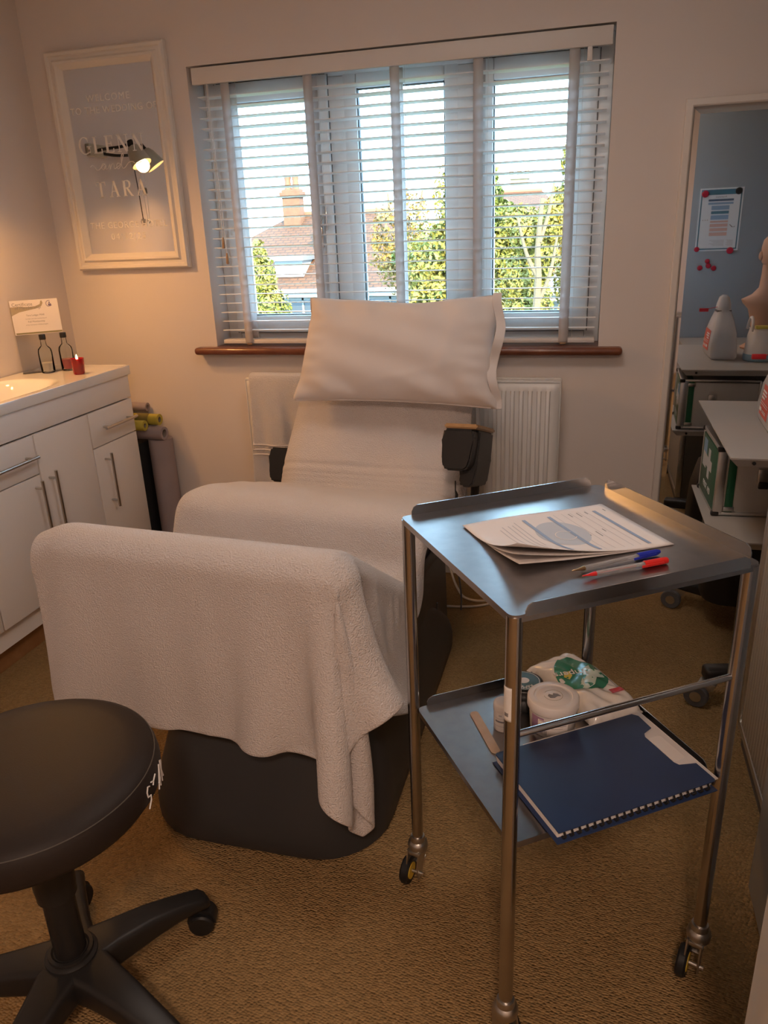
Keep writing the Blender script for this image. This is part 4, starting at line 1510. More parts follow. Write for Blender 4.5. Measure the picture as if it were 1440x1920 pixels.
# ================================================================ steel trolley
TA = .600
TM = Matrix.Translation((-.029, 1.24, 0)) @ Matrix.Rotation(TA, 4, 'Z')     # local +x to the right-hand corner side
HX, HY = .218, .2155
tr_ = thing('instrument_trolley', (-.029, 1.24, 0), 'stainless steel two-tier trolley on casters in the right foreground', 'trolley')
IN = .011
legs = {'L': (-1, 1), 'F': (-1, -1), 'R': (1, -1), 'B': (1, 1)}
swiv = {'L': -1.75, 'F': 2.2, 'R': -1.9, 'B': 1.2}
ZT, ZL = .874, .442
for k, (sx, sy) in legs.items():
    p = TM @ Vector((sx * (HX - IN), sy * (HY - IN), 0))
    b = bmesh.new()
    tube(b, [p + Vector((0, 0, .100)), p + Vector((0, 0, ZT - .004))], .0122, 20)
    lg = obj('leg', b, 'steel_tube', tr_)
    # caster: cast fork and rubber wheel
    a = swiv[k]
    d = Vector((math.cos(a), math.sin(a), 0))
    ax = Vector((-d.y, d.x, 0))
    wc = p + d * .016 + Vector((0, 0, .0315))
    b = bmesh.new()
    lathe(b, [(0, .122), (.0150, .122), (.0165, .117), (.0165, .110), (.0205, .106), (.0225, .098), (.0215, .088), (.017, .083), (0, .083)], Matrix.Translation(p), 24)
    fk = obj('caster_housing', b, 'cast_metal', lg)
    b = bmesh.new()
    for sd in (-1, 1):
        mm = frame(wc + ax * (sd * .0125 - .0015), d, Vector((0, 0, 1)))
        prism(b, [(-.028, .056), (.006, .062), (.014, .030), (.010, -.010), (-.010, -.012), (-.016, .010), (-.034, .030)], mm, .003)
    bx(b, (0, 0, 0), (.040, .028, .010), frame(p + d * .004 + Vector((0, 0, .086)), d, ax), .003)
    obj('caster_fork', b, 'cast_metal', fk)
    mm = frame(wc - ax * .0095, d, Vector((0, 0, 1)))
    b = bmesh.new()
    lathe(b, [(.018, .001), (.028, 0), (.031, .004), (.031, .015), (.028, .019), (.018, .018), (.018, .001)], mm, 32)
    wh = obj('wheel', b, 'black_rubber', fk)
    b = bmesh.new()
    lathe(b, [(0, -.0008), (.0185, -.0008), (.0185, .0198), (0, .0198)], mm, 24)
    obj('wheel_hub', b, 'yellow_hub', wh, 'yellow wheel hub')
    b = bmesh.new()
    tube(b, [wc - ax * .018, wc + ax * .018], .004, 10)
    obj('axle', b, 'nickel', wh)
    b = bmesh.new()
    bx(b, (0, 0, 0), (.022, .020, .005), frame(wc - d * .030 + Vector((0, 0, .012)), d, ax) @ Matrix.Rotation(R(25), 4, 'Y'), .002)
    obj('brake_tab', b, 'nickel', fk)

def tray(z, hx, hy, flanges, name):
    """pressed steel tray: top sheet, turned-down apron, upstands along the sides listed"""
    bm_ = bmesh.new()
    prism(bm_, rrect(2 * hx, 2 * hy, .012, 4), TM @ Matrix.Translation((0, 0, z - .0016)), .0016)
    n = rrect(2 * hx, 2 * hy, .012, 4)
    a = [bm_.verts.new(TM @ Vector((x, y, z - .0016))) for x, y in n]
    c = [bm_.verts.new(TM @ Vector((x, y, z - .012))) for x, y in n]
    e = [bm_.verts.new(TM @ Vector((x * .988, y * .988, z - .012))) for x, y in n]
    f_ = [bm_.verts.new(TM @ Vector((x * .988, y * .988, z - .003))) for x, y in n]
    for q, w_ in ((a, c), (c, e), (e, f_)):
        for i in range(len(n)):
            j = (i + 1) % len(n)
            bm_.faces.new((q[i], q[j], w_[j], w_[i]))
    t_ = obj(name, bm_, 'steel', tr_)
    for side, hgt in flanges:
        # outline in (along, up) with rounded ends
        if side in ('F', 'B'):
            Lh = hx - .022
            sgn = -1 if side == 'F' else 1
            mm = TM @ frame((0, sgn * (hy - .0008), z), (1, 0, 0), (0, 0, 1))
        else:
            Lh = hy - .022
            sgn = -1 if side == 'L' else 1
            mm = TM @ frame((sgn * (hx - .0008), 0, z), (0, 1, 0), (0, 0, 1))
        out = [(-Lh, -.004), (Lh, -.004), (Lh, hgt - .012), (Lh - .004, hgt - .004), (Lh - .012, hgt), (-Lh + .012, hgt), (-Lh + .004, hgt - .004), (-Lh, hgt - .012)]
        bm_ = bmesh.new()
        prism(bm_, out, mm @ Matrix.Translation((0, 0, -.0009)), .0018)
        obj('upstand', bm_, 'steel_edge', t_, smooth=False)
    return t_
tt = tray(ZT, HX, HY, (('F', .016), ('B', .019), ('R', .020)), 'top_tray')
tl = tray(ZL + .014, HX - .016, HY - .016, (('B', .020), ('R', .018)), 'lower_tray')
pf = TM @ Vector((-(HX - IN), -(HY - IN), .668))
pr = TM @ Vector((HX - IN, -(HY - IN), .668))
b = bmesh.new()
tube(b, [pf, pr], .0056, 14)
obj('side_rail', b, 'chrome', tr_)
# maker's sticker on the front leg
pF = TM @ Vector((-(HX - IN), -(HY - IN), 0))
b = bmesh.new()
vd = Vector((-pF.x, -pF.y, 0)).normalized()
base_a = math.atan2(vd.y, vd.x) - .75
rows = []
for zz in (.700, .704, .752, .757):
    rows.append([b.verts.new(pF + Vector((.0127 * math.cos(base_a + t * .16), .0127 * math.sin(base_a + t * .16), zz))) for t in range(-4, 5)])
for a_, c_ in zip(rows, rows[1:]):
    for i in range(8):
        b.faces.new((a_[i], a_[i + 1], c_[i + 1], c_[i]))
stk = obj('sticker', b, 'print_white', tr_, 'white maker sticker', mods=(('solid', .0003),))
b = bmesh.new()
for zz, r_ in ((.711, .006),):
    rows = []
    for k in range(5):
        rows.append([b.verts.new(pF + Vector((.0130 * math.cos(base_a + t * .14), .0130 * math.sin(base_a + t * .14), zz - r_ / 2 + r_ * k / 4))) for t in range(-2, 3)])
    for a_, c_ in zip(rows, rows[1:]):
        for i in range(4):
            b.faces.new((a_[i], a_[i + 1], c_[i + 1], c_[i]))
obj('sticker_print', b, 'grey_print', stk, mods=(('solid', .0002),))

# ---------------------------------------------------------------- form and pens on the top tray
pm = frame((-.208, 1.262, ZT + .0008), (Vector((.023, 1.412)) - Vector((-.208, 1.265))).to_3d(), (-.58, .81, 0))
# local x along the long back edge (length .275), y towards the window, so the sheet runs to negative y
PL, PW = .283, .213
def sheet(name, lift, curl, dx, material):
    def fn(u, v):
        x = u * PL + dx
        y = -v * PW
        # corner nearest the viewer's left rides up
        c_ = max(0, (1 - u) * .75 + v * .9 - .95)
        c2 = max(0, (u - .5)) * max(0, (1 - v) - .3)
        z = lift + curl * c_ * c_ * .11 + .003 * math.sin(u * 5) * (1 - v) * curl + .006 * c2 * curl
        return pm @ Vector((x, y, z))
    return grid(bmesh.new(), fn, 28, 20), fn
fs = thing('record_form', (-.03, 1.255, ZT), 'stapled white paper form with pale blue bars on the top tray', 'paper')
for i, (lf, cu, dx) in enumerate(((.0006, .25, .004), (.0013, .55, .002), (.0021, .9, 0.0))):
    bm_, fn = sheet('sheet', lf, cu, dx, 'paper')
    so = obj('sheet', bm_, 'paper', fs, mods=(('solid', .0003),), ang=80)
top_fn = fn
def print_patch(name, poly, material, n=1):
    """thin ink following the top sheet; poly in (u,v)"""
    bm_ = bmesh.new()
    off = pm.to_3x3() @ Vector((0, 0, .0004 * n))
    (u0, v0), (u1, v1) = poly
    k = 14
    vs = [[bm_.verts.new(top_fn(u0 + (u1 - u0) * i / k, v0 + (v1 - v0) * j / k) + off) for j in range(k + 1)] for i in range(k + 1)]
    for i in range(k):
        for j in range(k):
            bm_.faces.new((vs[i][j], vs[i + 1][j], vs[i + 1][j + 1], vs[i][j + 1]))
    return obj(name, bm_, material, so, smooth=False)
for u in (.875, .545, .365):
    print_patch('printed_bar', ((u, .13), (u + .024, .93)), 'form_blue', 2)
bm_ = bmesh.new()
off = pm.to_3x3() @ Vector((0, 0, .0004))
cc_ = [bm_.verts.new(top_fn(.50, .50) + off)]
rings_ = []
for r_ in (.05, .1, .15):
    rings_.append([bm_.verts.new(top_fn(.50 + r_ * 1.05 * math.cos(2 * math.pi * i / 32), .50 + r_ * 1.75 * math.sin(2 * math.pi * i / 32)) + off) for i in range(32)])
for i in range(32):
    j = (i + 1) % 32
    bm_.faces.new((cc_[0], rings_[0][i], rings_[0][j]))
    for a_, c_ in zip(rings_, rings_[1:]):
        bm_.faces.new((a_[i], a_[j], c_[j], c_[i]))
obj('printed_watermark', bm_, 'form_grey_blue', so, smooth=False)
bm_ = bmesh.new()
off2 = pm.to_3x3() @ Vector((0, 0, .0010))
for i in range(26):
    a0, a1 = 2 * math.pi * i / 32 + .6, 2 * math.pi * (i + 1) / 32 + .6
    q = [bm_.verts.new(top_fn(.50 + r_ * 1.05 * math.cos(a_), .55 + r_ * 1.5 * math.sin(a_)) + off2) for r_, a_ in ((.062, a0), (.062, a1), (.056, a1), (.056, a0))]
    bm_.faces.new(q)
obj('printed_ring', bm_, 'paper', so, smooth=False)
for i, u in enumerate((.60, .66, .72, .78, .83)):
    print_patch('printed_rule', ((u, .10), (u + .004, .92)), 'form_line', 1)
for u, v0, v1 in ((.70, .12, .20), (.76, .12, .22), (.82, .12, .18), (.64, .5, .62), (.70, .55, .66), (.76, .52, .58), (.955, .12, .17), (.30, .15, .7), (.27, .2, .8), (.24, .2, .75), (.20, .2, .7), (.17, .25, .6)):
    print_patch('printed_text_line', ((u, v0), (u + .007, v1)), 'form_line' if u < .4 else 'grey_print', 1)

def pen(p, q, colour, label, tip='brass'):
    t_ = thing('ballpoint_pen', ((p[0] + q[0]) / 2, (p[1] + q[1]) / 2, ZT), label, 'pen', 'ballpoint pens on the top tray')
    p, q = Vector(p), Vector(q)
    d = (q - p).normalized()
    L = (q - p).length
    x = d.cross(Vector((0, 0, 1)))
    mm = frame(p, x, d.cross(x))
    b_ = bmesh.new()
    lathe(b_, [(.0035, .022), (.0041, .030), (.0042, L - .012), (.0036, L - .01), (.0020, L - .01), (.0020, .022)], mm, 6)
    obj('barrel', b_, 'pen_clear', t_, smooth=False)
    b_ = bmesh.new()
    lathe(b_, [(0, .024), (.0015, .024), (.0015, L * .62), (0, L * .62)], mm, 10)
    obj('ink_tube', b_, 'ink_dark' if colour == 'pen_blue' else colour, t_)
    b_ = bmesh.new()
    lathe(b_, [(0, 0), (.0008, .001), (.0013, .008), (.0034, .020), (.0036, .024), (0, .024)], mm, 14)
    obj('tip', b_, tip, t_)
    b_ = bmesh.new()
    if colour == 'pen_blue':
        lathe(b_, [(.0046, L * .74), (.0054, L * .745), (.0056, L * .84), (.0050, L - .006), (.003, L), (0, L)], mm, 14)
    else:
        lathe(b_, [(.0046, L * .72), (.0056, L * .725), (.0056, L - .008), (.0052, L - .001), (.0046, L), (0, L)], mm, 14)
    cp = obj('cap', b_, colour, t_)
    b_ = bmesh.new()
    bx(b_, (.0068, 0, L * .80), (.0022, .004, L * .26), mm, .0008)
    obj('pocket_clip', b_, colour, cp)
pen((-.012, 1.092, ZT + .0062), (.122, 1.190, ZT + .0062), 'pen_blue', 'clear ballpoint pen with blue cap beside the paper form')
pen((.004, 1.076, ZT + .0062), (.131, 1.158, ZT + .0062), 'pen_red', 'clear ballpoint pen with red cap nearest the tray edge', 'pen_red')

# ---------------------------------------------------------------- things on the lower tray
ZB = ZL + .0145
def jar(name, loc, prof_body, prof_lid, mb, ml, label, cat='jar', seg=40):
    t_ = thing(name, loc, label, cat)
    m_ = Matrix.Translation(loc)
    b_ = bmesh.new()
    lathe(b_, prof_body, m_, seg)
    bd_ = obj('body', b_, mb, t_, ang=50)
    b_ = bmesh.new()
    lathe(b_, prof_lid, m_, seg)
    ld_ = obj('lid', b_, ml, t_, ang=50)
    return t_, bd_, ld_, m_
def wrap(name, m_, r, a0, a1, z0, z1, material, parent, n=16):
    b_ = bmesh.new()
    v0 = [b_.verts.new(m_ @ Vector((r * math.cos(a0 + (a1 - a0) * i / n), r * math.sin(a0 + (a1 - a0) * i / n), z0))) for i in range(n + 1)]
    v1 = [b_.verts.new(m_ @ Vector((r * math.cos(a0 + (a1 - a0) * i / n), r * math.sin(a0 + (a1 - a0) * i / n), z1))) for i in range(n + 1)]
    for i in range(n):
        b_.faces.new((v0[i], v0[i + 1], v1[i + 1], v1[i]))
    return obj(name, b_, material, parent, mods=(('solid', .0004),))
# large white cream tub
bt, bb_, bl_, m_ = jar('cream_tub', (-.036, 1.284, ZB), [(0, 0), (.040, 0), (.0425, .003), (.0455, .050), (.0455, .052), (0, .052)],
    [(0, .0705), (.030, .0705), (.031, .0695), (.036, .0695), (.037, .0712), (.047, .0712), (.0492, .069), (.0495, .052), (.0485, .050), (.0455, .050)],
    'tub_white', 'tub_white', 'large white screw-lid cream tub in the middle of the lower tray', 'tub')
va = math.atan2(-1.277, .036)
wrap('label_patch', m_, .0450, va - 1.0, va - .35, .008, .044, 'label_plum', bb_)
wrap('label_patch', m_, .0456, va - .62, va + .75, .006, .040, 'tub_white', bb_)
wrap('label_rule', m_, .0461, va - .55, va + .7, .0385, .0395, 'label_plum', bb_)
for i in range(7):
    a_ = va - .50 + i * .045
    wrap('barcode_bar', m_, .0461, a_, a_ + .022, .010, .019, 'grey_print', bb_, 2)
wrap('print_line', m_, .0461, va - .02, va + .60, .030, .0315, 'form_line', bb_)
wrap('print_line', m_, .0461, va - .02, va + .45, .025, .0262, 'form_line', bb_)
wrap('print_line', m_, .0461, va - .30, va - .20, .022, .033, 'label_plum', bb_, 4)
lm_ = m_ @ Matrix.Translation((0, 0, .0706)) @ Matrix.Rotation(TA, 4, 'Z')
b = bmesh.new()
for i in range(40):
    if 14 <= i < 18:
        continue
    a0, a1 = 2 * math.pi * i / 40, 2 * math.pi * (i + 1) / 40
    prism(b, [(.018 * math.cos(a0), .018 * math.sin(a0)), (.018 * math.cos(a1), .018 * math.sin(a1)), (.0172 * math.cos(a1), .0172 * math.sin(a1)), (.0172 * math.cos(a0), .0172 * math.sin(a0))], lm_, .0003)
obj('printed_ring', b, 'khaki_print', bl_, smooth=False)
flat('printed_mark', [(-.010, -.006), (-.003, -.009), (.006, -.006), (.012, -.008), (.010, .001), (.003, .006), (-.001, .001), (-.006, .007), (-.011, .002)], lm_, .0004, 'grey_print', bl_)
# black jar with printed lid
bt, bb_, bl_, m_ = jar('balm_jar', (-.098, 1.352, ZB), [(0, 0), (.036, 0), (.038, .003), (.038, .030), (0, .030)],
    [(0, .0525), (.035, .0525), (.0395, .050), (.0405, .047), (.0405, .031), (.039, .029), (0, .029)], 'jar_black', 'jar_black', 'black balm jar with round white printed lid on the lower tray')
lm_ = m_ @ Matrix.Translation((0, 0, .0526)) @ Matrix.Rotation(.5, 4, 'Z')
flat('lid_label', circle(.0335, 40), lm_, .0003, 'label_teal', bl_)
lm_ = lm_ @ Matrix.Translation((0, 0, .0003))
b = bmesh.new()
for i in range(48):
    a0, a1 = 2 * math.pi * i / 48, 2 * math.pi * (i + 1) / 48
    prism(b, [(.032 * math.cos(a0), .032 * math.sin(a0)), (.032 * math.cos(a1), .032 * math.sin(a1)), (.031 * math.cos(a1), .031 * math.sin(a1)), (.031 * math.cos(a0), .031 * math.sin(a0))], lm_, .0003)
prism(b, circle(.0115, 24, ry=.010), lm_, .0003)
obj('printed_ring', b, 'print_white', bl_, smooth=False)
for s_txt, a0, sgn in (("NEAL'S", 2.6, 1), ('REMEDIES', -2.5, 1)):
    for i, c_ in enumerate(s_txt):
        a_ = a0 - (i - len(s_txt) / 2) * (.31 if sgn > 0 else .3)
        text('printed_letter', c_, .0125, lm_ @ Matrix.Translation((.0235 * math.cos(a_), .0235 * math.sin(a_), 0)) @ Matrix.Rotation(a_ - math.pi / 2, 4, 'Z'), 'print_white', bl_, .0003)
# small white pot
bt, bb_, bl_, m_ = jar('ointment_pot', (-.128, 1.262, ZB), [(0, 0), (.0185, 0), (.0195, .002), (.0195, .044), (0, .044)],
    [(0, .0605), (.015, .0605), (.0195, .058), (.0205, .055), (.0205, .044), (.0195, .0425), (0, .0425)], 'tub_white', 'tub_white', 'small white ointment pot behind the front trolley leg', 'pot', 28)
va = math.atan2(-1.262, .128)
wrap('print_line', m_, .0198, va - 1.2, va + 1.2, .030, .0308, 'form_line', bb_)
wrap('print_line', m_, .0198, va - .9, va + .8, .022, .0255, 'grey_print', bb_)
wrap('print_line', m_, .0198, va - 1.2, va + 1.2, .013, .0138, 'form_line', bb_)
wrap('print_line', m_, .0198, va - .5, va - .2, .036, .039, 'form_line', bb_)
# wooden spatula
sp = Vector((-.193, 1.298, ZB + .0002))
sd_ = (Vector((-.131, 1.178, 0)) - Vector((-.193, 1.298, 0)))
smm = frame(sp, sd_, Vector((-sd_.y, sd_.x, 0)))
Ls = sd_.length
out = [(.009 * (1 - math.cos(R(a_))), .009 * math.sin(R(a_))) for a_ in range(0, 91, 15)]
out = [(0.009 - .009 * math.cos(R(a_)), .009 * math.sin(R(a_))) for a_ in range(-90, 91, 15)]
out = [(.009 - .009 * math.cos(R(a_)), -.009 * math.sin(R(a_))) for a_ in range(-90, 91, 15)] + [(Ls - .009 + .009 * math.cos(R(a_)), .009 * math.sin(R(a_))) for a_ in range(-90, 91, 15)]
b = bmesh.new()
prism(b, out, smm, .0018)
tag(obj('wooden_spatula', b, 'birch', smooth=False), 'flat wooden spatula lying on the left of the lower tray', 'spatula')
# folded card behind the wipes
kf = obj('paper_bag', bx(bmesh.new(), (0, 0, .004), (.085, .05, .007), Matrix.Translation((-.062, 1.452, ZB)) @ Matrix.Rotation(.55, 4, 'Z'), .002), 'kraft')
tag(kf, 'flat brown paper bag under the wipes packet', 'bag')
obj('bag_fold', bx(bmesh.new(), (.03, 0, .0082), (.02, .048, .0012), Matrix.Translation((-.062, 1.452, ZB)) @ Matrix.Rotation(.55, 4, 'Z'), .0004), 'kraft', kf)
# packet of baby wipes
wp = thing('wipes_packet', (.02, 1.40, ZB), 'crinkled wipes packet with green oval print on the lower tray', 'packet')
WPM = frame((.018, 1.400, ZB + .0004), (.62, -.78, 0), (.78, .62, 0))          # x along packet towards the viewer's right
def wipes(u, v, top):
    x, y = (u * 2 - 1), (v * 2 - 1)
    L2, W2 = .113, .055
    ed = max(0, 1 - abs(x) ** 5) * max(0, 1 - abs(y) ** 6)
    z = (.012 + .036 * ed ** .5) if top else .012 - .0118 * ed ** .35
    if top:
        z += .004 * math.sin(x * 7 + y * 3) * ed + .0025 * math.sin(x * 15 - y * 11) * ed + (.004 * math.sin(y * 13 + x * 5) * max(0, abs(x) - .7) * 2)
    yy = y * (W2 + .006 * abs(x) ** 4)
    return WPM @ Vector((x * L2, yy, z))
b = bmesh.new()
grid(b, lambda u, v: wipes(u, v, True), 44, 26)
grid(b, lambda u, v: wipes(u, v, False), 44, 26)
bmesh.ops.remove_doubles(b, verts=b.verts[:], dist=.0008)
wpo = obj('film', b, 'packet_film', wp, ang=80)
def on_wipes(name, poly, material, off=.0012, parent=None):
    bm_ = bmesh.new()
    c_ = (sum(p[0] for p in poly) / len(poly), sum(p[1] for p in poly) / len(poly))
    up_ = Vector((0, 0, off))
    rows_ = []
    for k in range(1, 5):
        rows_.append([bm_.verts.new(wipes(c_[0] + (p[0] - c_[0]) * k / 4, c_[1] + (p[1] - c_[1]) * k / 4, True) + up_) for p in poly])
    cv = bm_.verts.new(wipes(*c_, True) + up_)
    n_ = len(poly)
    for i in range(n_):
        j = (i + 1) % n_
        bm_.faces.new((cv, rows_[0][i], rows_[0][j]))
        for a_, q_ in zip(rows_, rows_[1:]):
            bm_.faces.new((a_[i], q_[i], q_[j], a_[j]))
    return obj(name, bm_, material, parent or wpo, ang=80)
on_wipes('green_oval', circle(.27, 36, .47, .50, .46), 'packet_green', .0030)
on_wipes('pale_swirl', [(.40, .78), (.52, .88), (.62, .80), (.62, .62), (.70, .45), (.72, .25), (.64, .2), (.58, .34), (.50, .5), (.42, .62)], 'packet_pale', .0040)
on_wipes('red_patch', [(.76, .66), (.84, .62), (.85, .86), (.79, .88)], 'packet_red', .003)
on_wipes('yellow_heart', [(.40, .22), (.45, .15), (.49, .22), (.46, .32), (.40, .34)], 'packet_yellow', .0045)
p_ = wipes(.46, .42, True)
text('brand_print', 'Pampers', .026, frame(p_ + Vector((-.004, 0, .0062)), WPM.to_3x3() @ Vector((-.25, -1, 0)), WPM.to_3x3() @ Vector((1, -.25, 0))), 'print_white', wpo, .0006)
# blue clip binder
bn = thing('blue_binder', (.05, 1.15, ZB), 'blue ring-comb folder with white papers overhanging the lower tray', 'folder')
bO = Vector((-.012, .982, ZB + .014))
bxv = (Vector((.240, 1.160, 0)) - Vector((-.012, .982, 0))).normalized()
byv = Vector((-bxv.y, bxv.x, 0))
BM_ = frame(bO, bxv, byv)                     # x along the front edge, y back
BL, BW = .312, .208
def slab(x0, y0, x1, y1, z0, z1, material, name, label=None, bev=.001):
    bm_ = bmesh.new()
    bx(bm_, ((x0 + x1) / 2, (y0 + y1) / 2, (z0 + z1) / 2), (x1 - x0, y1 - y0, z1 - z0), BM_, bev)
    return obj(name, bm_, material, bn, label)
slab(-.004, -.008, BL + .002, BW, -.0135, -.0115, 'binder_blue', 'back_cover')
for i in range(5):
    slab(.003 - .0006 * i, .004, BL - .004 + .0012 * i, BW - .004, -.0113 + i * .0030, -.0113 + i * .0030 + .0026, 'paper', 'page_block')
slab(.06, .0, BL + .008, BW + .004, .0040, .0046, 'paper', 'loose_sheet', 'white sheet showing at the cut-out')
cov = [(0, -.004), (BL - .004, -.004), (BL, .0), (BL, .045), (BL - .030, .053), (BL - .034, .062), (BL - .034, .140), (BL - .028, .150), (BL - .006, .158), (BL - .004, .198), (BL - .012, BW), (.004, BW), (0, BW - .004)]
obj('front_cover', prism(bmesh.new(), cov, BM_ @ Matrix.Translation((0, 0, .0050)), .0016), 'binder_blue', bn, smooth=False)
obj('label_pocket', prism(bmesh.new(), rrect(.026, .07, .006, 4), BM_ @ Matrix.Translation((BL - .018, .100, .0047)), .0004), 'paper', bn, smooth=False)
for i in range(21):
    x = .012 + i * .0142
    b_ = bmesh.new()
    tube(b_, [BM_ @ Vector((x, .010, .0044)), BM_ @ Vector((x, -.001, .0030)), BM_ @ Vector((x, -.006, -.004)), BM_ @ Vector((x, -.001, -.0115)), BM_ @ Vector((x, .008, -.0118))], .0022, 6)
    obj('comb_tooth', b_, 'black_plastic', bn)

# ================================================================ mobile shelf unit at the right
su = thing('shelf_cart', (.60, 2.30, 0), 'grey mobile shelf cart with black base beside the tall mirror', 'shelf')
def shelf(z, x0, x1, y0, y1):
    th = .026
    loops = []
    for dx, zz in ((.0, z), (.0, z - .004), (.020, z - th)):
        loops.append([Vector((x0 + dx, y0 + dx * .9, zz)), Vector((x1, y0 + dx * .9, zz)), Vector((x1, y1 - dx * .9, zz)), Vector((x0 + dx, y1 - dx * .9, zz))])
    b_ = bmesh.new()
    loft(b_, loops)
    s_ = obj('shelf', b_, 'shelf_grey', su, smooth=False)
    for yy in (y0 + .0, y1):
        b_ = bmesh.new()
        tube(b_, [(x0 + .055, yy - .0 + (.012 if yy == y0 else -.012), z - .013), (x0 + .055, yy + (-.006 if yy == y0 else .006) + (.008 if yy == y0 else -.008), z - .013)], .0045, 12)
        obj('screw_cap', b_, 'black_plastic', s_)
shelf(.820, .345, 1.00, 1.955, 2.622)
shelf(.556, .340, 1.00, 2.06, 2.545)
b = bmesh.new()
box((.85, 2.22, .06), (.93, 2.36, 1.10), .01, bm=b)
obj('column', b, 'black_plastic', su)
for z in (.792, .528):
    b = bmesh.new()
    box((.42, 2.26, z - .03), (.96, 2.32, z), .006, bm=b)
    obj('shelf_bracket', b, 'black_plastic', su)
for yy, xx in ((2.775, .385), (2.135, .405)):
    b = bmesh.new()
    pts = [Vector((xx - .03, yy, .098)), Vector((.87, 2.29 + (yy - 2.29) * .35, .105))]
    d = (pts[1] - pts[0])
    x_ = d.normalized()
    mm = frame((pts[0] + pts[1]) / 2, x_, Vector((-x_.y, x_.x, 0)))
    bx(b, (0, 0, 0), (d.length, .055, .042), mm, .012, 3)
    lg = obj('base_leg', b, 'black_plastic', su)
    wc = Vector((xx - .040, yy - .006, .036))
    ax = Vector((.35, .94, 0)).normalized()
    dd = Vector((ax.y, -ax.x, 0))
    mm = frame(wc - ax * .011, dd, Vector((0, 0, 1)))
    b = bmesh.new()
    lathe(b, [(.016, .001), (.033, 0), (.036, .004), (.036, .018), (.033, .022), (.016, .021), (.016, .001)], mm, 30)
    wh = obj('wheel', b, 'graphite', lg)
    b = bmesh.new()
    lathe(b, [(0, -.001), (.0165, -.001), (.0165, .023), (0, .023)], mm, 24)
    obj('wheel_hub', b, 'nickel', wh)
    b = bmesh.new()
    for sd in (-1, 1):
        m4 = frame(wc + ax * (sd * .0145 - .001), dd, Vector((0, 0, 1)))
        prism(b, [(-.008, -.008), (.010, -.008), (.045, .028), (.048, .042), (.006, .044)], m4, .002)
    bx(b, (0, 0, 0), (.05, .034, .006), frame(wc + dd * .025 + Vector((0, 0, .042)), dd, ax), .002)
    obj('caster_fork', b, 'cast_metal', lg)
# low tambour cabinet and tall steel cupboard along the right-hand side
tc = thing('tambour_cabinet', (.68, 1.66, 0), 'grey sliding-slat cabinet at the right edge of the picture', 'cabinet')
TY_0, TY_1, TFX, TH = 1.385, 1.945, .447, .775
obj('carcass', box((TFX + .022, TY_0, .07), (.90, TY_1, TH - .02), .002), 'graphite', tc)
obj('plinth', box((TFX + .012, TY_0 + .004, 0), (.89, TY_1 - .006, .07)), 'graphite', tc)
obj('bottom_rail', box((TFX - .002, TY_0, .060), (TFX + .02, TY_1, .082), .002), 'alu', tc)
obj('top', box((TFX - .004, TY_0 - .002, TH - .02), (.905, TY_1 + .002, TH), .003), 'tambour_grey', tc)
obj('end_post', box((TFX - .006, TY_1 - .022, .08), (TFX + .02, TY_1, TH - .02), .003), 'alu', tc)
ns = 22
s_first = None
for i in range(ns):
    y = TY_0 + .004 + i * (TY_1 - .026 - TY_0) / ns
    if s_first is None:
        b = bmesh.new()
        box((TFX, y, .084), (TFX + .008, y + .0215, TH - .021), .0025, bm=b)
        s_first = obj('slat', b, 'tambour_grey', tc)
        y_first = y
    else:
        dup(s_first, tc, (0, y - y_first, 0))
cu_ = thing('steel_cupboard', (.66, 1.17, 0), 'tall grey steel cupboard reflected in the tall mirror', 'cupboard')
obj('carcass', box((.385, .985, .05), (.92, 1.37, 1.98), .004), 'cupboard_grey', cu_)
obj('plinth', box((.40, 1.0, 0), (.90, 1.35, .05)), 'graphite', cu_)
for z0, z1 in ((.06, 1.97),):
    for y0, y1 in ((.990, 1.176), (1.179, 1.365)):
        d_ = obj('door', box((.377, y0, z0), (.385, y1, z1), .002), 'cupboard_grey', cu_)
        yh = y1 - .02 if y0 < 1.1 else y0 + .02
        obj('handle', box((.362, yh - .006, 1.0), (.377, yh + .006, 1.12), .003), 'chrome', d_)
# poster and magnets on the cupboard end (face towards the window)
PYF = 1.3705
po = thing('resuscitation_poster', (.588, PYF, 1.20), 'treatment flow chart poster on the grey cupboard, seen in the mirror', 'poster')
pmx = frame((.692, PYF, 1.212), (-1, 0, 0), (0, 0, 1))       # x to the left as seen from the window
PWd, PHt = .205, .300
sh_ = flat('sheet', rect(0, 0, PWd, PHt), pmx, .0006, 'poster_white', po)
p2 = pmx @ Matrix.Translation((0, 0, .0007))
b = bmesh.new()
for r_ in (rect(.007, .007, .013, PHt - .007), rect(PWd - .013, .007, PWd - .007, PHt - .007), rect(.013, .007, PWd - .013, .013), rect(.013, PHt - .032, PWd - .013, PHt - .007)):
    prism(b, r_, p2, .0002)
obj('printed_border', b, 'poster_teal', sh_, smooth=False)
text('print', 'Anaphylaxis', .011, p2 @ Matrix.Translation((PWd / 2, PHt - .042, 0)), 'grey_print', sh_, .0003)
yy = PHt - .052
for w_, hh, mm_ in ((.118, .010, 'poster_navy'), (.118, .010, 'poster_blue'), (.084, .020, 'poster_blue'), (.084, .014, 'poster_teal'), (.084, .021, 'poster_blue'), (.084, .009, 'poster_salmon'), (.084, .015, 'poster_salmon'), (.084, .015, 'poster_salmon'), (.084, .017, 'poster_salmon')):
    flat('flow_box', rect(PWd / 2 - w_ / 2, yy - hh, PWd / 2 + w_ / 2, yy), p2, .0003, mm_, sh_)
    yy -= hh + .0055
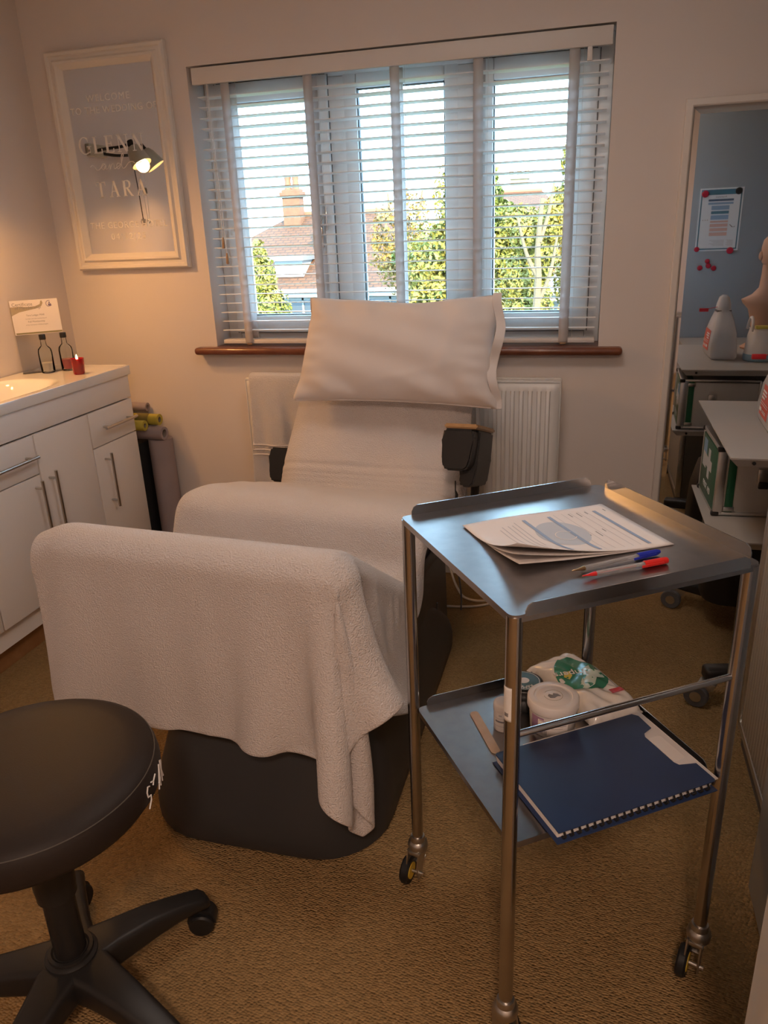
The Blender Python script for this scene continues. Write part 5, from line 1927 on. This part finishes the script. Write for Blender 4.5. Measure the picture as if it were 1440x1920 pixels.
for i in range(6):
    flat('print_line', rect(.07, .05 - i * .0052, .07 + .07 - .01 * (i % 3), .0522 - i * .0052), p2, .0003, 'form_line', sh_)
    flat('print_line', rect(.026, .05 - i * .0052, .026 + .034 - .006 * (i % 2), .0522 - i * .0052), p2, .0003, 'form_line', sh_)
flat('printed_figure', [(.024, .118), (.034, .114), (.040, .118), (.050, .128), (.052, .125), (.040, .112), (.026, .113)], p2, .0003, 'grey_print', sh_)
for i in range(3):
    flat('printed_figure', circle(.0035, 10, .158 + i * .011, .150), p2, .0003, 'form_line', sh_)
def magnet(xm, zm, r, material, label):
    b_ = bmesh.new()
    lathe(b_, [(0, 0), (r, 0), (r, .005), (r - .0015, .0068), (r * .8, .0072), (0, .0072)], frame((xm, PYF + .0011, zm), (-1, 0, 0), (0, 0, 1)), 24)
    o_ = obj('magnet', b_, material)
    tag(o_, label, 'magnet', 'round magnets on the grey cupboard')
    b_ = bmesh.new()
    lathe(b_, [(r * .78, .0070), (r * .74, .0080), (r * .70, .0072)], frame((xm, PYF + .0011, zm), (-1, 0, 0), (0, 0, 1)), 24)
    obj('raised_ring', b_, material, o_)
magnet(.512, 1.486, .0165, 'magnet_red', 'red round magnet at the top left of the mirrored poster')
magnet(.668, 1.494, .0165, 'magnet_black', 'black round magnet holding a top corner of the poster')
magnet(.496, 1.222, .0125, 'magnet_red', 'red round magnet at the lower left of the mirrored poster')
magnet(.656, 1.212, .0165, 'magnet_red', 'red round magnet at the lower right of the mirrored poster')
magnet(.553, 1.163, .0115, 'magnet_red', 'topmost of four loose red magnets below the poster')
magnet(.560, 1.140, .0128, 'magnet_red', 'loose red magnet in the middle of four below the poster')
magnet(.520, 1.130, .0128, 'magnet_red', 'leftmost of four loose red magnets below the mirrored poster')
magnet(.587, 1.127, .0125, 'magnet_red', 'rightmost of four loose red magnets below the mirrored poster')

# first aid case on the lower shelf
fa = thing('first_aid_case', (.50, 2.39, .556), 'green and silver first aid case on the lower cart shelf', 'case')
FM = Matrix.Translation((.367, 2.262, .5575)) @ Matrix.Rotation(R(2), 4, 'Z')       # local x to the right, y to the window
FWd, FDp, FHt = .30, .255, .195
b = bmesh.new()
bx(b, (FWd / 2, FDp / 2, FHt / 2), (FWd - .006, FDp - .006, FHt - .006), FM, .002)
body = obj('body', b, 'alu_panel', fa)
b = bmesh.new()
bx(b, (.004, FDp / 2, FHt / 2), (.009, FDp - .012, FHt - .012), FM, .002)
gp = obj('green_side', b, 'aid_green', fa, 'green printed side')
b = bmesh.new()
bx(b, (.042, FDp / 2, FHt / 2), (.022, FDp + .001, FHt + .001), FM, .001)
obj('green_band', b, 'aid_green', fa)
e_ = .012
for cx0, cy0, cz0, sx_, sy_, sz_ in ((.012, 0, FHt / 2, .026, e_, FHt), (.012, FDp, FHt / 2, .026, e_, FHt), (.012, FDp / 2, FHt, .026, FDp, e_), (.012, FDp / 2, 0, .026, FDp, e_),
                                     (FWd, 0, FHt / 2, e_, e_, FHt), (FWd, FDp, FHt / 2, e_, e_, FHt), (FWd / 2, 0, FHt, FWd, e_ * .8, e_ * .8), (FWd / 2, FDp, FHt, FWd, e_ * .8, e_ * .8), (FWd / 2, 0, 0, FWd, e_ * .8, e_ * .8), (FWd / 2, FDp, 0, FWd, e_ * .8, e_ * .8)):
    b = bmesh.new()
    bx(b, (cx0, cy0, cz0 + .006), (sx_, sy_, sz_), FM, .003)
    obj('edge_strip', b, 'alu', fa)
for yc in (0, FDp):
    for zc in (.006, FHt + .004):
        b = bmesh.new()
        bx(b, (.006, yc, zc), (.022, .016, .014), FM, .004)
        obj('corner_cap', b, 'black_plastic', fa)
gm = FM @ frame((-.0006, FDp, .006), (0, -1, 0), (0, 0, 1))       # x from window side to viewer side, z out to the left
cxm, czm, w_, a_ = .128, .112, .017, .050
cr = [(-w_, -a_), (w_, -a_), (w_, -w_), (a_, -w_), (a_, w_), (w_, w_), (w_, a_), (-w_, a_), (-w_, w_), (-a_, w_), (-a_, -w_), (-w_, -w_)]
flat('white_cross', [(cxm + x * .9, czm + y * .9) for x, y in cr], gm, .0008, 'print_white', gp)
text('lettering', 'FIRST AID', .026, gm @ Matrix.Translation((.128, .038, 0)), 'print_white', gp, .0008, space=1.05)
flat('label_sticker', rect(.028, .085, .082, .130), gm, .0006, 'print_white', gp)
flat('label_sticker', rect(.028, .130, .082, .172), gm, .0007, 'sky_blue_label', gp)
for s_, yy in ((1, -.004), (-1, FDp + .004)):
    b = bmesh.new()
    bx(b, (.125, yy, FHt * .62), (.034, .010, .05), FM, .004)
    lt = obj('latch', b, 'nickel', fa)
    b = bmesh.new()
    bx(b, (.125, yy - s_ * .006, FHt * .50), (.026, .010, .02), FM, .003)
    obj('latch_key', b, 'black_plastic', lt)
    for zz in (.02, FHt - .012):
        b = bmesh.new()
        bx(b, (.042, yy + s_ * .003, zz), (.03, .006, .014), FM, .002)
        obj('hinge', b, 'nickel', fa)
# dressings jug on the upper shelf
jg = thing('dressing_jug', (.52, 2.29, .82), 'white plastic jug of dressings with red label and tag on the cart', 'container')
JM = Matrix.Translation((.522, 2.285, .8205)) @ Matrix.Rotation(R(-2), 4, 'Z')
def jl(hx0, hx1, y0, y1, z, r):
    return [JM @ Vector(((hx0 + hx1) / 2 + p[0], (y0 + y1) / 2 + p[1], z)) for p in rrect(hx1 - hx0, y1 - y0, r, 4)]
b = bmesh.new()
loft(b, [jl(-.044, .050, -.100, .105, 0, .02), jl(-.050, .054, -.112, .116, .012, .025), jl(-.052, .052, -.115, .118, .05, .025), jl(-.046, .046, -.105, .110, .105, .024), jl(-.036, .036, -.080, .085, .150, .022), jl(-.026, .026, -.052, .050, .190, .020), jl(-.024, .024, -.046, .040, .215, .018), jl(-.018, .018, -.030, .026, .242, .015), jl(-.008, .008, -.014, .012, .252, .006)])
jb = obj('shell', b, 'tub_plastic', jg, ang=60)
b = bmesh.new()
loft(b, [jl(-.0275, .0275, -.054, .050, .183, .019), jl(-.0272, .0272, -.053, .048, .193, .019)])
obj('neck_band', b, 'black_plastic', jg)
def jug_face(name, y0, y1, z0, z1, material, off, parent):
    bm_ = bmesh.new()
    xf = lambda z: -.0525 + max(0, z - .05) * .115
    vs = [bm_.verts.new(JM @ Vector((xf(z) - off, y, z))) for y, z in ((y0, z0), (y1, z0), (y1, z1), (y0, z1))]
    bm_.faces.new(vs)
    return obj(name, bm_, material, parent, smooth=False, mods=(('solid', .0006),))
lb = jug_face('red_label', -.075, .045, .030, .112, 'red_label', .0012, jb)
for i, (a0, a1, z0, z1) in enumerate(((-.02, .035, .094, .099), (-.025, .035, .085, .090), (-.01, .035, .076, .081), (-.07, .04, .061, .0622), (-.07, .04, .067, .068), (.005, .035, .042, .052), (-.06, -.005, .047, .049), (-.06, -.005, .042, .044))):
    jug_face('print_line', a0, a1, z0, z1, 'print_white', .0026, lb)
b = bmesh.new()
p = JM @ Vector((-.026, .012, .205))
tube(b, [p, p + Vector((-.035, 0, -.008))], .0012, 6)
tg = obj('tag_string', b, 'red_plastic', jg)
b = bmesh.new()
bx(b, (-.052, 0, -.012), (.036, .012, .014), Matrix.Translation(p), .002)
obj('tag', b, 'red_plastic', tg, 'red plastic seal tag')
for i, (dx, dy, zz, mm_) in enumerate(((0, .05, .03, 'print_white'), (.01, .052, .05, 'print_white'), (0, .048, .072, 'sky_blue_label'))):
    b = bmesh.new()
    bx(b, (dx, dy - .04, zz + .004), (.06, .09, .018), JM, .003)
    obj('dressing_pack', b, mm_, jg)
# pale blue kit box behind the jug
kb = thing('kit_bucket', (.66, 2.36, .82), 'white and blue lidded kit bucket seen in the tall mirror', 'bucket')
m_ = Matrix.Translation((.665, 2.385, .8205))
b = bmesh.new()
lathe(b, [(0, 0), (.060, 0), (.064, .004), (.064, .028), (0, .028)], m_, 32)
obj('base', b, 'blue_grey_plastic', kb)
b = bmesh.new()
lathe(b, [(0, .028), (.063, .028), (.056, .10), (.050, .125), (.052, .130), (.046, .130), (0, .120)], m_, 32)
obj('body', b, 'tub_white', kb)
b = bmesh.new()
hp = [m_ @ Vector((-.050 + .004 * math.sin(a_), .055 * math.cos(a_) * .9, .12 + .05 * math.sin(a_))) for a_ in [math.pi * i / 16 for i in range(17)]]
tube(b, hp, .006, 8)
obj('handle', b, 'tub_white', kb)
b = bmesh.new()
bx(b, (-.01, .03, .135), (.05, .04, .012), m_, .004)
obj('contents', b, 'packet_yellow', kb)
# resuscitation manikin torso
mk = thing('training_manikin', (.71, 2.06, .82), 'beige vinyl training manikin bust on the shelf, seen in the mirror', 'manikin')
m_ = Matrix.Translation((.712, 2.055, .8205))
def ell(cx_1, cy_1, rx, ry, z, n=28):
    return [m_ @ Vector((cx_1 + rx * math.cos(2 * math.pi * i / n), cy_1 + ry * math.sin(2 * math.pi * i / n), z)) for i in range(n)]
b = bmesh.new()
loft(b, [ell(-.01, .01, .060, .055, 0), ell(-.01, .01, .064, .058, .008), ell(0, .01, .040, .040, .03), ell(.01, .0, .042, .040, .07), ell(.02, 0, .062, .05, .12), ell(.02, 0, .076, .055, .17), ell(.015, 0, .095, .056, .195), ell(.01, 0, .098, .05, .212), ell(.015, 0, .062, .042, .232), ell(.02, 0, .042, .038, .26), ell(.02, 0, .038, .037, .31), ell(.02, .003, .038, .037, .345), ell(.022, .006, .040, .040, .356)])
mb_ = obj('bust', b, 'skin_vinyl', mk, ang=70)
b = bmesh.new()
loft(b, [ell(.022, .006, .036, .036, .352), ell(.022, .004, .046, .050, .365), ell(.024, .002, .052, .060, .395), ell(.024, .002, .054, .064, .425), ell(.024, .002, .049, .058, .455), ell(.024, .0, .032, .040, .474), ell(.024, 0, .010, .014, .481)])
hd_ = obj('head', b, 'skin_vinyl', mk, ang=70)
for sx in (-1, 1):
    b = bmesh.new()
    bmesh.ops.create_uvsphere(b, u_segments=14, v_segments=8, radius=1, matrix=m_ @ Matrix.Translation((.024 + sx * .054, .004, .392)) @ Matrix.Diagonal((.009, .014, .019, 1)))
    obj('ear', b, 'skin_vinyl', hd_)
b = bmesh.new()
loft(b, [[m_ @ Vector((.024 + x, -.060 + y, z)) for x, y in ((-.008, .006), (.008, .006), (.0, -.004))] for z in (.392, .394)] + [[m_ @ Vector((.024 + x, -.060 + y, .418)) for x, y in ((-.004, .006), (.004, .006), (0, .002))]])
obj('nose', b, 'skin_vinyl', hd_)
# clear drinks bottle and black bag in the shade of the cart
wb = thing('water_bottle', (.70, 2.48, .556), 'clear plastic bottle beside the first aid case, seen in the mirror', 'bottle')
m_ = Matrix.Translation((.715, 2.47, .5575))
b = bmesh.new()
lathe(b, [(0, 0), (.028, 0), (.031, .004), (.031, .06), (.029, .07), (.031, .08), (.031, .13), (.024, .155), (.012, .175), (.012, .19), (0, .19)], m_, 24)
obj('body', b, 'clear_plastic', wb)
b = bmesh.new()
lathe(b, [(0, .19), (.014, .189), (.014, .205), (0, .206)], m_, 20)
obj('cap', b, 'blue_grey_plastic', wb)
bag = thing('black_bag', (.56, 2.685, .12), 'black soft bag resting on the base of the shelf cart', 'bag')
b = bmesh.new()
def bagl(k, z, r):
    return [Vector((.560 + x * k, 2.685 + y * k, z)) for x, y in rrect(.30, .29, r, 5)]
loft(b, [bagl(.94, .122, .08), bagl(1.0, .145, .09), bagl(1.0, .25, .09), bagl(.96, .36, .08), bagl(.80, .46, .07), bagl(.5, .495, .05)])
obj('body', b, 'black_leather', bag, ang=60)
b = bmesh.new()
tube(b, [(.50, 2.60, .44), (.47, 2.57, .495), (.47, 2.55, .49), (.49, 2.545, .40)], .010, 8)
obj('handle', b, 'black_leather', bag)
# ================================================================ outdoors
GZ = -2.9
og = obj('garden_ground', box((-60, D + 4, GZ - .3), (60, 140, GZ)), 'grass')
tag(og, 'sunlit lawn and gardens beyond the window', 'ground')

def uv_roof(o, scale=1.0):
    me = o.data
    uvl = me.uv_layers.new(name='UVMap')
    for p in me.polygons:
        n = p.normal
        ax = Vector((-n.y, n.x, 0))
        if ax.length < 1e-4:
            ax = Vector((1, 0, 0))
        ax.normalize()
        ay = n.cross(ax)
        for li in p.loop_indices:
            co = me.vertices[me.loops[li].vertex_index].co
            uvl.data[li].uv = (co.dot(ax) * scale, co.dot(ay) * scale)

def hip_roof(x0, x1, y0, y1, ze, zr, hip, along='x'):
    b_ = bmesh.new()
    e = [b_.verts.new(p) for p in ((x0, y0, ze), (x1, y0, ze), (x1, y1, ze), (x0, y1, ze))]
    ym = (y0 + y1) / 2
    r_ = [b_.verts.new((x0 + hip, ym, zr)), b_.verts.new((x1 - hip, ym, zr))]
    b_.faces.new((e[0], e[1], r_[1], r_[0]))
    b_.faces.new((e[2], e[3], r_[0], r_[1]))
    b_.faces.new((e[1], e[2], r_[1]))
    b_.faces.new((e[3], e[0], r_[0]))
    b_.faces.new(e[::-1])
    return b_

def house(name, loc, label, x0, x1, y0, y1, ze, zr, hip, wallm, wins=(), chim=None, roofm='roof_tiles'):
    t_ = thing(name, loc, label, 'house')
    obj('wall', box((x0 + .4, y0 + .4, GZ), (x1 - .4, y1 - .4, ze + .05)), wallm, t_)
    r_ = obj('roof', hip_roof(x0, x1, y0, y1, ze, zr, hip), roofm, t_, smooth=False)
    uv_roof(r_)
    ym = (y0 + y1) / 2
    b_ = bmesh.new()
    tube(b_, [(x0 + hip, ym, zr), (x1 - hip, ym, zr)], .13, 8)
    obj('ridge_tiles', b_, 'terracotta' if roofm == 'roof_tiles' else roofm, r_)
    obj('fascia', box((x0 - .02, y0 - .06, ze - .20), (x1 + .02, y0 + .02, ze + .02)), 'house_white', t_)
    b_ = bmesh.new()
    tube(b_, [(x0, y0 - .11, ze - .02), (x1, y0 - .11, ze - .02)], .06, 8)
    obj('gutter', b_, 'house_white', t_)
    for wx0, wx1, wz0, wz1 in wins:
        b_ = bmesh.new()
        yw = y0 + .4
        f = .07
        box((wx0, yw - .05, wz0), (wx0 + f, yw, wz1), bm=b_)
        box((wx1 - f, yw - .05, wz0), (wx1, yw, wz1), bm=b_)
        box((wx0, yw - .05, wz0), (wx1, yw, wz0 + f), bm=b_)
        box((wx0, yw - .05, wz1 - f), (wx1, yw, wz1), bm=b_)
        n_ = max(2, int((wx1 - wx0) / .6))
        for i in range(1, n_):
            xx = wx0 + (wx1 - wx0) * i / n_
            box((xx - .03, yw - .05, wz0), (xx + .03, yw, wz1), bm=b_)
        w_ = obj('window', b_, 'house_white', t_, smooth=False)
        obj('pane', box((wx0 + f, yw - .02, wz0 + f), (wx1 - f, yw - .005, wz1 - f)), 'house_glass', w_, smooth=False)
    if chim:
        for cx1, cy1, w1, zb, zt in chim:
            b_ = bmesh.new()
            box((cx1 - w1, cy1 - w1 * .7, zb), (cx1 + w1, cy1 + w1 * .7, zt - .25), bm=b_)
            box((cx1 - w1 - .06, cy1 - w1 * .7 - .06, zt - .25), (cx1 + w1 + .06, cy1 + w1 * .7 + .06, zt - .08), bm=b_)
            box((cx1 - w1, cy1 - w1 * .7, zt - .08), (cx1 + w1, cy1 + w1 * .7, zt), bm=b_)
            c_ = obj('chimney', b_, 'house_brick', t_, smooth=False)
            for sx in (-.45, .45):
                b_ = bmesh.new()
                lathe(b_, [(.13, 0), (.10, .25), (.12, .38), (.14, .40), (.10, .40), (.08, .05)], Matrix.Translation((cx1 + w1 * sx, cy1, zt)), 12)
                obj('chimney_pot', b_, 'terracotta', c_)
    return t_

LEAVES = {}
def foliage(name, blobs, n, size, material, parent, seed):
    """many small leaf-shaped quads spread through a set of ellipsoids"""
    rg = np.random.default_rng(seed)
    vol = np.array([b_[3] * b_[4] * b_[5] for b_ in blobs]) ** .8
    pick = rg.choice(len(blobs), n, p=vol / vol.sum())
    dirs = rg.normal(size=(n, 3))
    dirs /= np.linalg.norm(dirs, axis=1, keepdims=True)
    rad = rg.uniform(.45, 1.06, n) ** .6
    B = np.array(blobs)[pick]
    C = B[:, :3] + dirs * B[:, 3:6] * rad[:, None]
    nrm = dirs + rg.normal(size=(n, 3)) * .55
    nrm /= np.linalg.norm(nrm, axis=1, keepdims=True)
    t1 = np.cross(nrm, rg.normal(size=(n, 3)))
    t1 /= np.linalg.norm(t1, axis=1, keepdims=True)
    t2 = np.cross(nrm, t1)
    s = size * rg.uniform(.6, 1.4, n)[:, None]
    V = np.stack([C - t1 * s, C + t2 * s * .55 + nrm * s * .15, C + t1 * s, C - t2 * s * .55 + nrm * s * .15], 1).reshape(-1, 3)
    me = bpy.data.meshes.new(name)
    F = np.arange(n * 4).reshape(-1, 4)
    me.from_pydata(V.tolist(), [], F.tolist())
    o_ = obj(name, me, material, parent, smooth=False)
    o_['kind'] = 'stuff'
    return o_

def tree(name, loc, label, trunk, blobs, n, size, material, seed, extra=None, tr=.16):
    t_ = thing(name, loc, label, 'tree', 'trees seen through the window')
    for k, pts in enumerate(trunk):
        b_ = bmesh.new()
        pts_ = smooth3(pts, 5)
        m_n = len(pts_)
        r0 = tr * (1 if k == 0 else .5)
        tube(b_, pts_, [r0 * (1 - .65 * i / m_n) for i in range(m_n)], 9)
        obj('trunk' if k == 0 else 'branch', b_, 'bark', t_)
    foliage('leaves', blobs, n, size, material, t_, seed)
    if extra:
        foliage('leaves', extra[0], extra[1], size, extra[2], t_, seed + 50)
    return t_
h1 = house('bungalow', (-8.4, 26, GZ), 'bungalow with brown tiled hip roof and brick chimney across the garden', -13.6, -3.2, 22, 30, -.20, 1.95, 3.5, 'house_render',
           wins=((-9.2, -7.2, -1.6, -.45), (-6.6, -5.0, -1.6, -.45)), chim=((-9.86, 25.6, .30, 1.2, 2.75), (-7.9, 23.6, .28, .2, 1.75)))
b = bmesh.new()
box((-9.45, 22.6, .15), (-8.55, 24.2, .62), bm=b)
dm = obj('dormer', b, 'house_white', h1, smooth=False)
b = bmesh.new()
box((-9.55, 22.4, .62), (-8.45, 24.6, .74), bm=b)
obj('dormer_roof', b, 'slate', dm, smooth=False)
house('brick_garage', (-2.4, 21, GZ), 'small brick outbuilding with tiled roof behind the hedge', -3.12, -1.75, 20.6, 22.8, -.34, .33, .75, 'house_brick', wins=((-2.7, -2.25, -1.05, -.52),))
house('distant_house', (-4.2, 42, GZ), 'distant house with pale brown roof near the skyline', -7.2, -1.6, 40, 46, 1.75, 2.95, 1.3, 'house_brick')
house('slate_shed', (-.62, 20, GZ), 'grey slate-roofed shed low behind the trees on the right', -1.45, .29, 19.2, 21.4, -.17, .26, .58, 'house_white', roofm='slate')
ctw = thing('church_tower', (-6.6, 70, GZ), 'pale church tower far away on the skyline', 'tower')
obj('tower', box((-7.3, 69.3, GZ), (-5.9, 70.7, 4.9)), 'house_render', ctw)
obj('parapet', box((-7.4, 69.2, 4.9), (-5.8, 70.8, 5.15)), 'house_render', ctw)
for sx in (-7.25, -6.6, -5.95):
    b = bmesh.new()
    lathe(b, [(.22, 0), (.18, .5), (0, 1.1)], Matrix.Translation((sx, 69.4, 5.15)), 8)
    obj('pinnacle', b, 'house_render', ctw)

rb = random.Random(5)
def blobs_cone(cx, cy, z0, z1, r0, r1, n):
    out = []
    for i in range(n):
        t = i / (n - 1)
        r = r0 * (1 - t) + r1 * t
        for k in range(3):
            a = rb.uniform(0, 6.28)
            out.append((cx + .45 * r * math.cos(a), cy + .45 * r * math.sin(a), z0 + (z1 - z0) * t, r * .8, r * .8, (z1 - z0) / n * 1.5))
    return out
tree('golden_conifer', (-2.75, 15.4, GZ), 'tall golden conifer rising left of the middle window mullion', [[(-2.75, 15.4, GZ), (-2.75, 15.4, 0), (-2.74, 15.4, 2.0)]],
     blobs_cone(-2.72, 15.4, -1.2, 2.4, 1.35, .16, 10), 19000, .055, 'leaf_gold', 11, (blobs_cone(-2.9, 15.3, -1.6, .9, 1.25, .75, 6), 7000, 'leaf_green'))
tree('bare_tree', (-4.75, 19, GZ), 'sparse rust-leaved tree standing behind the conifer', [[(-4.75, 19, GZ), (-4.7, 19, -.4), (-4.6, 19, 1.2), (-4.45, 19, 2.3)], [(-4.68, 19, .2), (-5.0, 19, 1.2), (-5.2, 19, 1.9)], [(-4.6, 19, .9), (-4.2, 19, 1.6), (-4.05, 19, 2.25)], [(-4.62, 19, 1.0), (-4.85, 19, 1.7), (-4.9, 19, 2.2)]],
     [(-4.8, 19, 1.3, .55, .5, .7), (-4.3, 19, 1.6, .4, .4, .6), (-5.0, 19, .8, .4, .4, .5), (-4.5, 19, .4, .7, .5, .6)], 2600, .05, 'leaf_rust', 12, tr=.10)
tree('ivy_tree', (-.91, 13, GZ), 'bare forked trunk wrapped in ivy in the right-hand pane', [[(-.93, 13, GZ), (-.93, 13, -.6), (-.90, 13, .5), (-.92, 13, 1.0), (-.87, 13, 1.75)], [(-.90, 13, .55), (-1.1, 13, .95), (-1.25, 13, 1.5)], [(-.92, 13, .1), (-.72, 13, .6), (-.62, 13, 1.2)], [(-.9, 13, 1.1), (-.78, 13.1, 1.5), (-.7, 13.1, 2.0)]],
     [(-1.15, 13.4, -.2, .35, .3, .5), (-1.25, 13.5, .5, .32, .3, .4), (-1.1, 13.3, 1.2, .3, .3, .3), (-.75, 13.4, 1.4, .25, .3, .35)], 6500, .04, 'leaf_gold', 13, tr=.085)
tree('tall_shrub', (-.3, 14, GZ), 'tall yellow-green tree against the right edge of the window', [[(-.3, 14.2, GZ), (-.28, 14.2, 0), (-.35, 14.2, 1.8), (-.45, 14.2, 2.6)]],
     [(-.40, 14.2, 2.35, .26, .3, .38), (-.30, 14.2, 1.8, .38, .3, .45), (-.55, 14.2, 1.65, .30, .3, .35), (-.20, 14.2, 1.1, .45, .3, .5), (-.25, 14.2, .4, .45, .3, .6), (-.15, 14.2, -.4, .5, .3, .7), (-.7, 14.2, 1.25, .2, .2, .25)], 9500, .045, 'leaf_gold', 14,
     ([(-.25, 14.0, .9, .4, .2, .5), (-.2, 14.0, -.1, .4, .2, .5)], 2500, 'leaf_rust'))
q_ = 17.6 / 16
tree('laurel_hedge', (-1.75 * q_, 17.6, GZ), 'bright green rounded laurel in the right-hand pane', [[(-1.75 * q_, 17.6, GZ), (-1.75 * q_, 17.6, -1), (-1.7 * q_, 17.6, .6)]],
     [(x * q_, 17.6, 1.38 + (z - 1.38) * q_, rx, .35, rz) for x, z, rx, rz in ((-2.0, 1.05, .6, .6), (-1.5, 1.25, .55, .55), (-1.15, .8, .5, .66), (-1.65, .55, .66, .55), (-1.3, -.2, .55, .88), (-1.2, -1.2, .66, .88))], 14000, .055, 'leaf_green', 15)
k_ = 33 / 24
tree('small_fir', (-3.25 * k_, 33, GZ), 'small dark green tree peeping above the far roof', [[(-3.25 * k_, 33, GZ), (-3.25 * k_, 33, 2.4)]],
     [(-3.28 * k_, 33, 2.5, .75, .5, .7), (-3.2 * k_, 33, 3.25, .4, .4, .6), (-3.0 * k_, 33, 1.7, .95, .5, .7)], 2600, .11, 'leaf_dark', 16)
tree('garden_shrub', (-6.5, 15, GZ), 'leafy shrub low in the left-hand pane', [[(-6.55, 15, GZ), (-6.5, 15, -1), (-6.45, 15, .3)]],
     [(-6.55, 15, .55, .28, .3, .45), (-6.45, 15, -.1, .45, .3, .5), (-6.2, 15, -.75, .8, .3, .5), (-6.6, 15, 1.0, .16, .2, .3)], 5200, .045, 'leaf_green', 17)
tree('ivy_bush', (-4.0, 18.0, GZ), 'green climbing bush in front of the bungalow roof', [[(-4.0, 18.0, GZ), (-4.0, 18.0, -1), (-3.95, 18.0, .4)]],
     [(-3.95, 18.0, .55, .38, .4, .6), (-3.75, 18.0, -.1, .5, .4, .6), (-3.7, 18.0, -1.0, .9, .4, .7), (-4.3, 18.0, .75, .3, .3, .3)], 7000, .05, 'leaf_dark', 18, ([(-3.8, 17.9, .1, .5, .3, .9)], 2500, 'leaf_gold'))
b = bmesh.new()
tube(b, [(-1.55, 12, GZ), (-1.54, 12, 1.22)], [.075, .065], 12)
gp_ = obj('garden_post', b, 'timber_pale')
tag(gp_, 'pale round timber pole standing in the garden', 'post')
b = bmesh.new()
lathe(b, [(.07, 0), (.08, .02), (.05, .06), (0, .07)], Matrix.Translation((-1.54, 12, 1.22)), 12)
obj('post_cap', b, 'timber_pale', gp_)

# line of woodland on the horizon
fw = foliage('distant_woodland', [(-70 + i * 5.2, 85 + 4 * math.sin(i * 1.9), -.6 + .35 * math.sin(i * 2.7), 4.2, 2.5, 1.9 + .3 * math.sin(i * 1.3)) for i in range(28)], 9000, .42, 'leaf_dark', None, 31)
tag(fw, 'low dark line of woodland along the horizon', 'woodland')
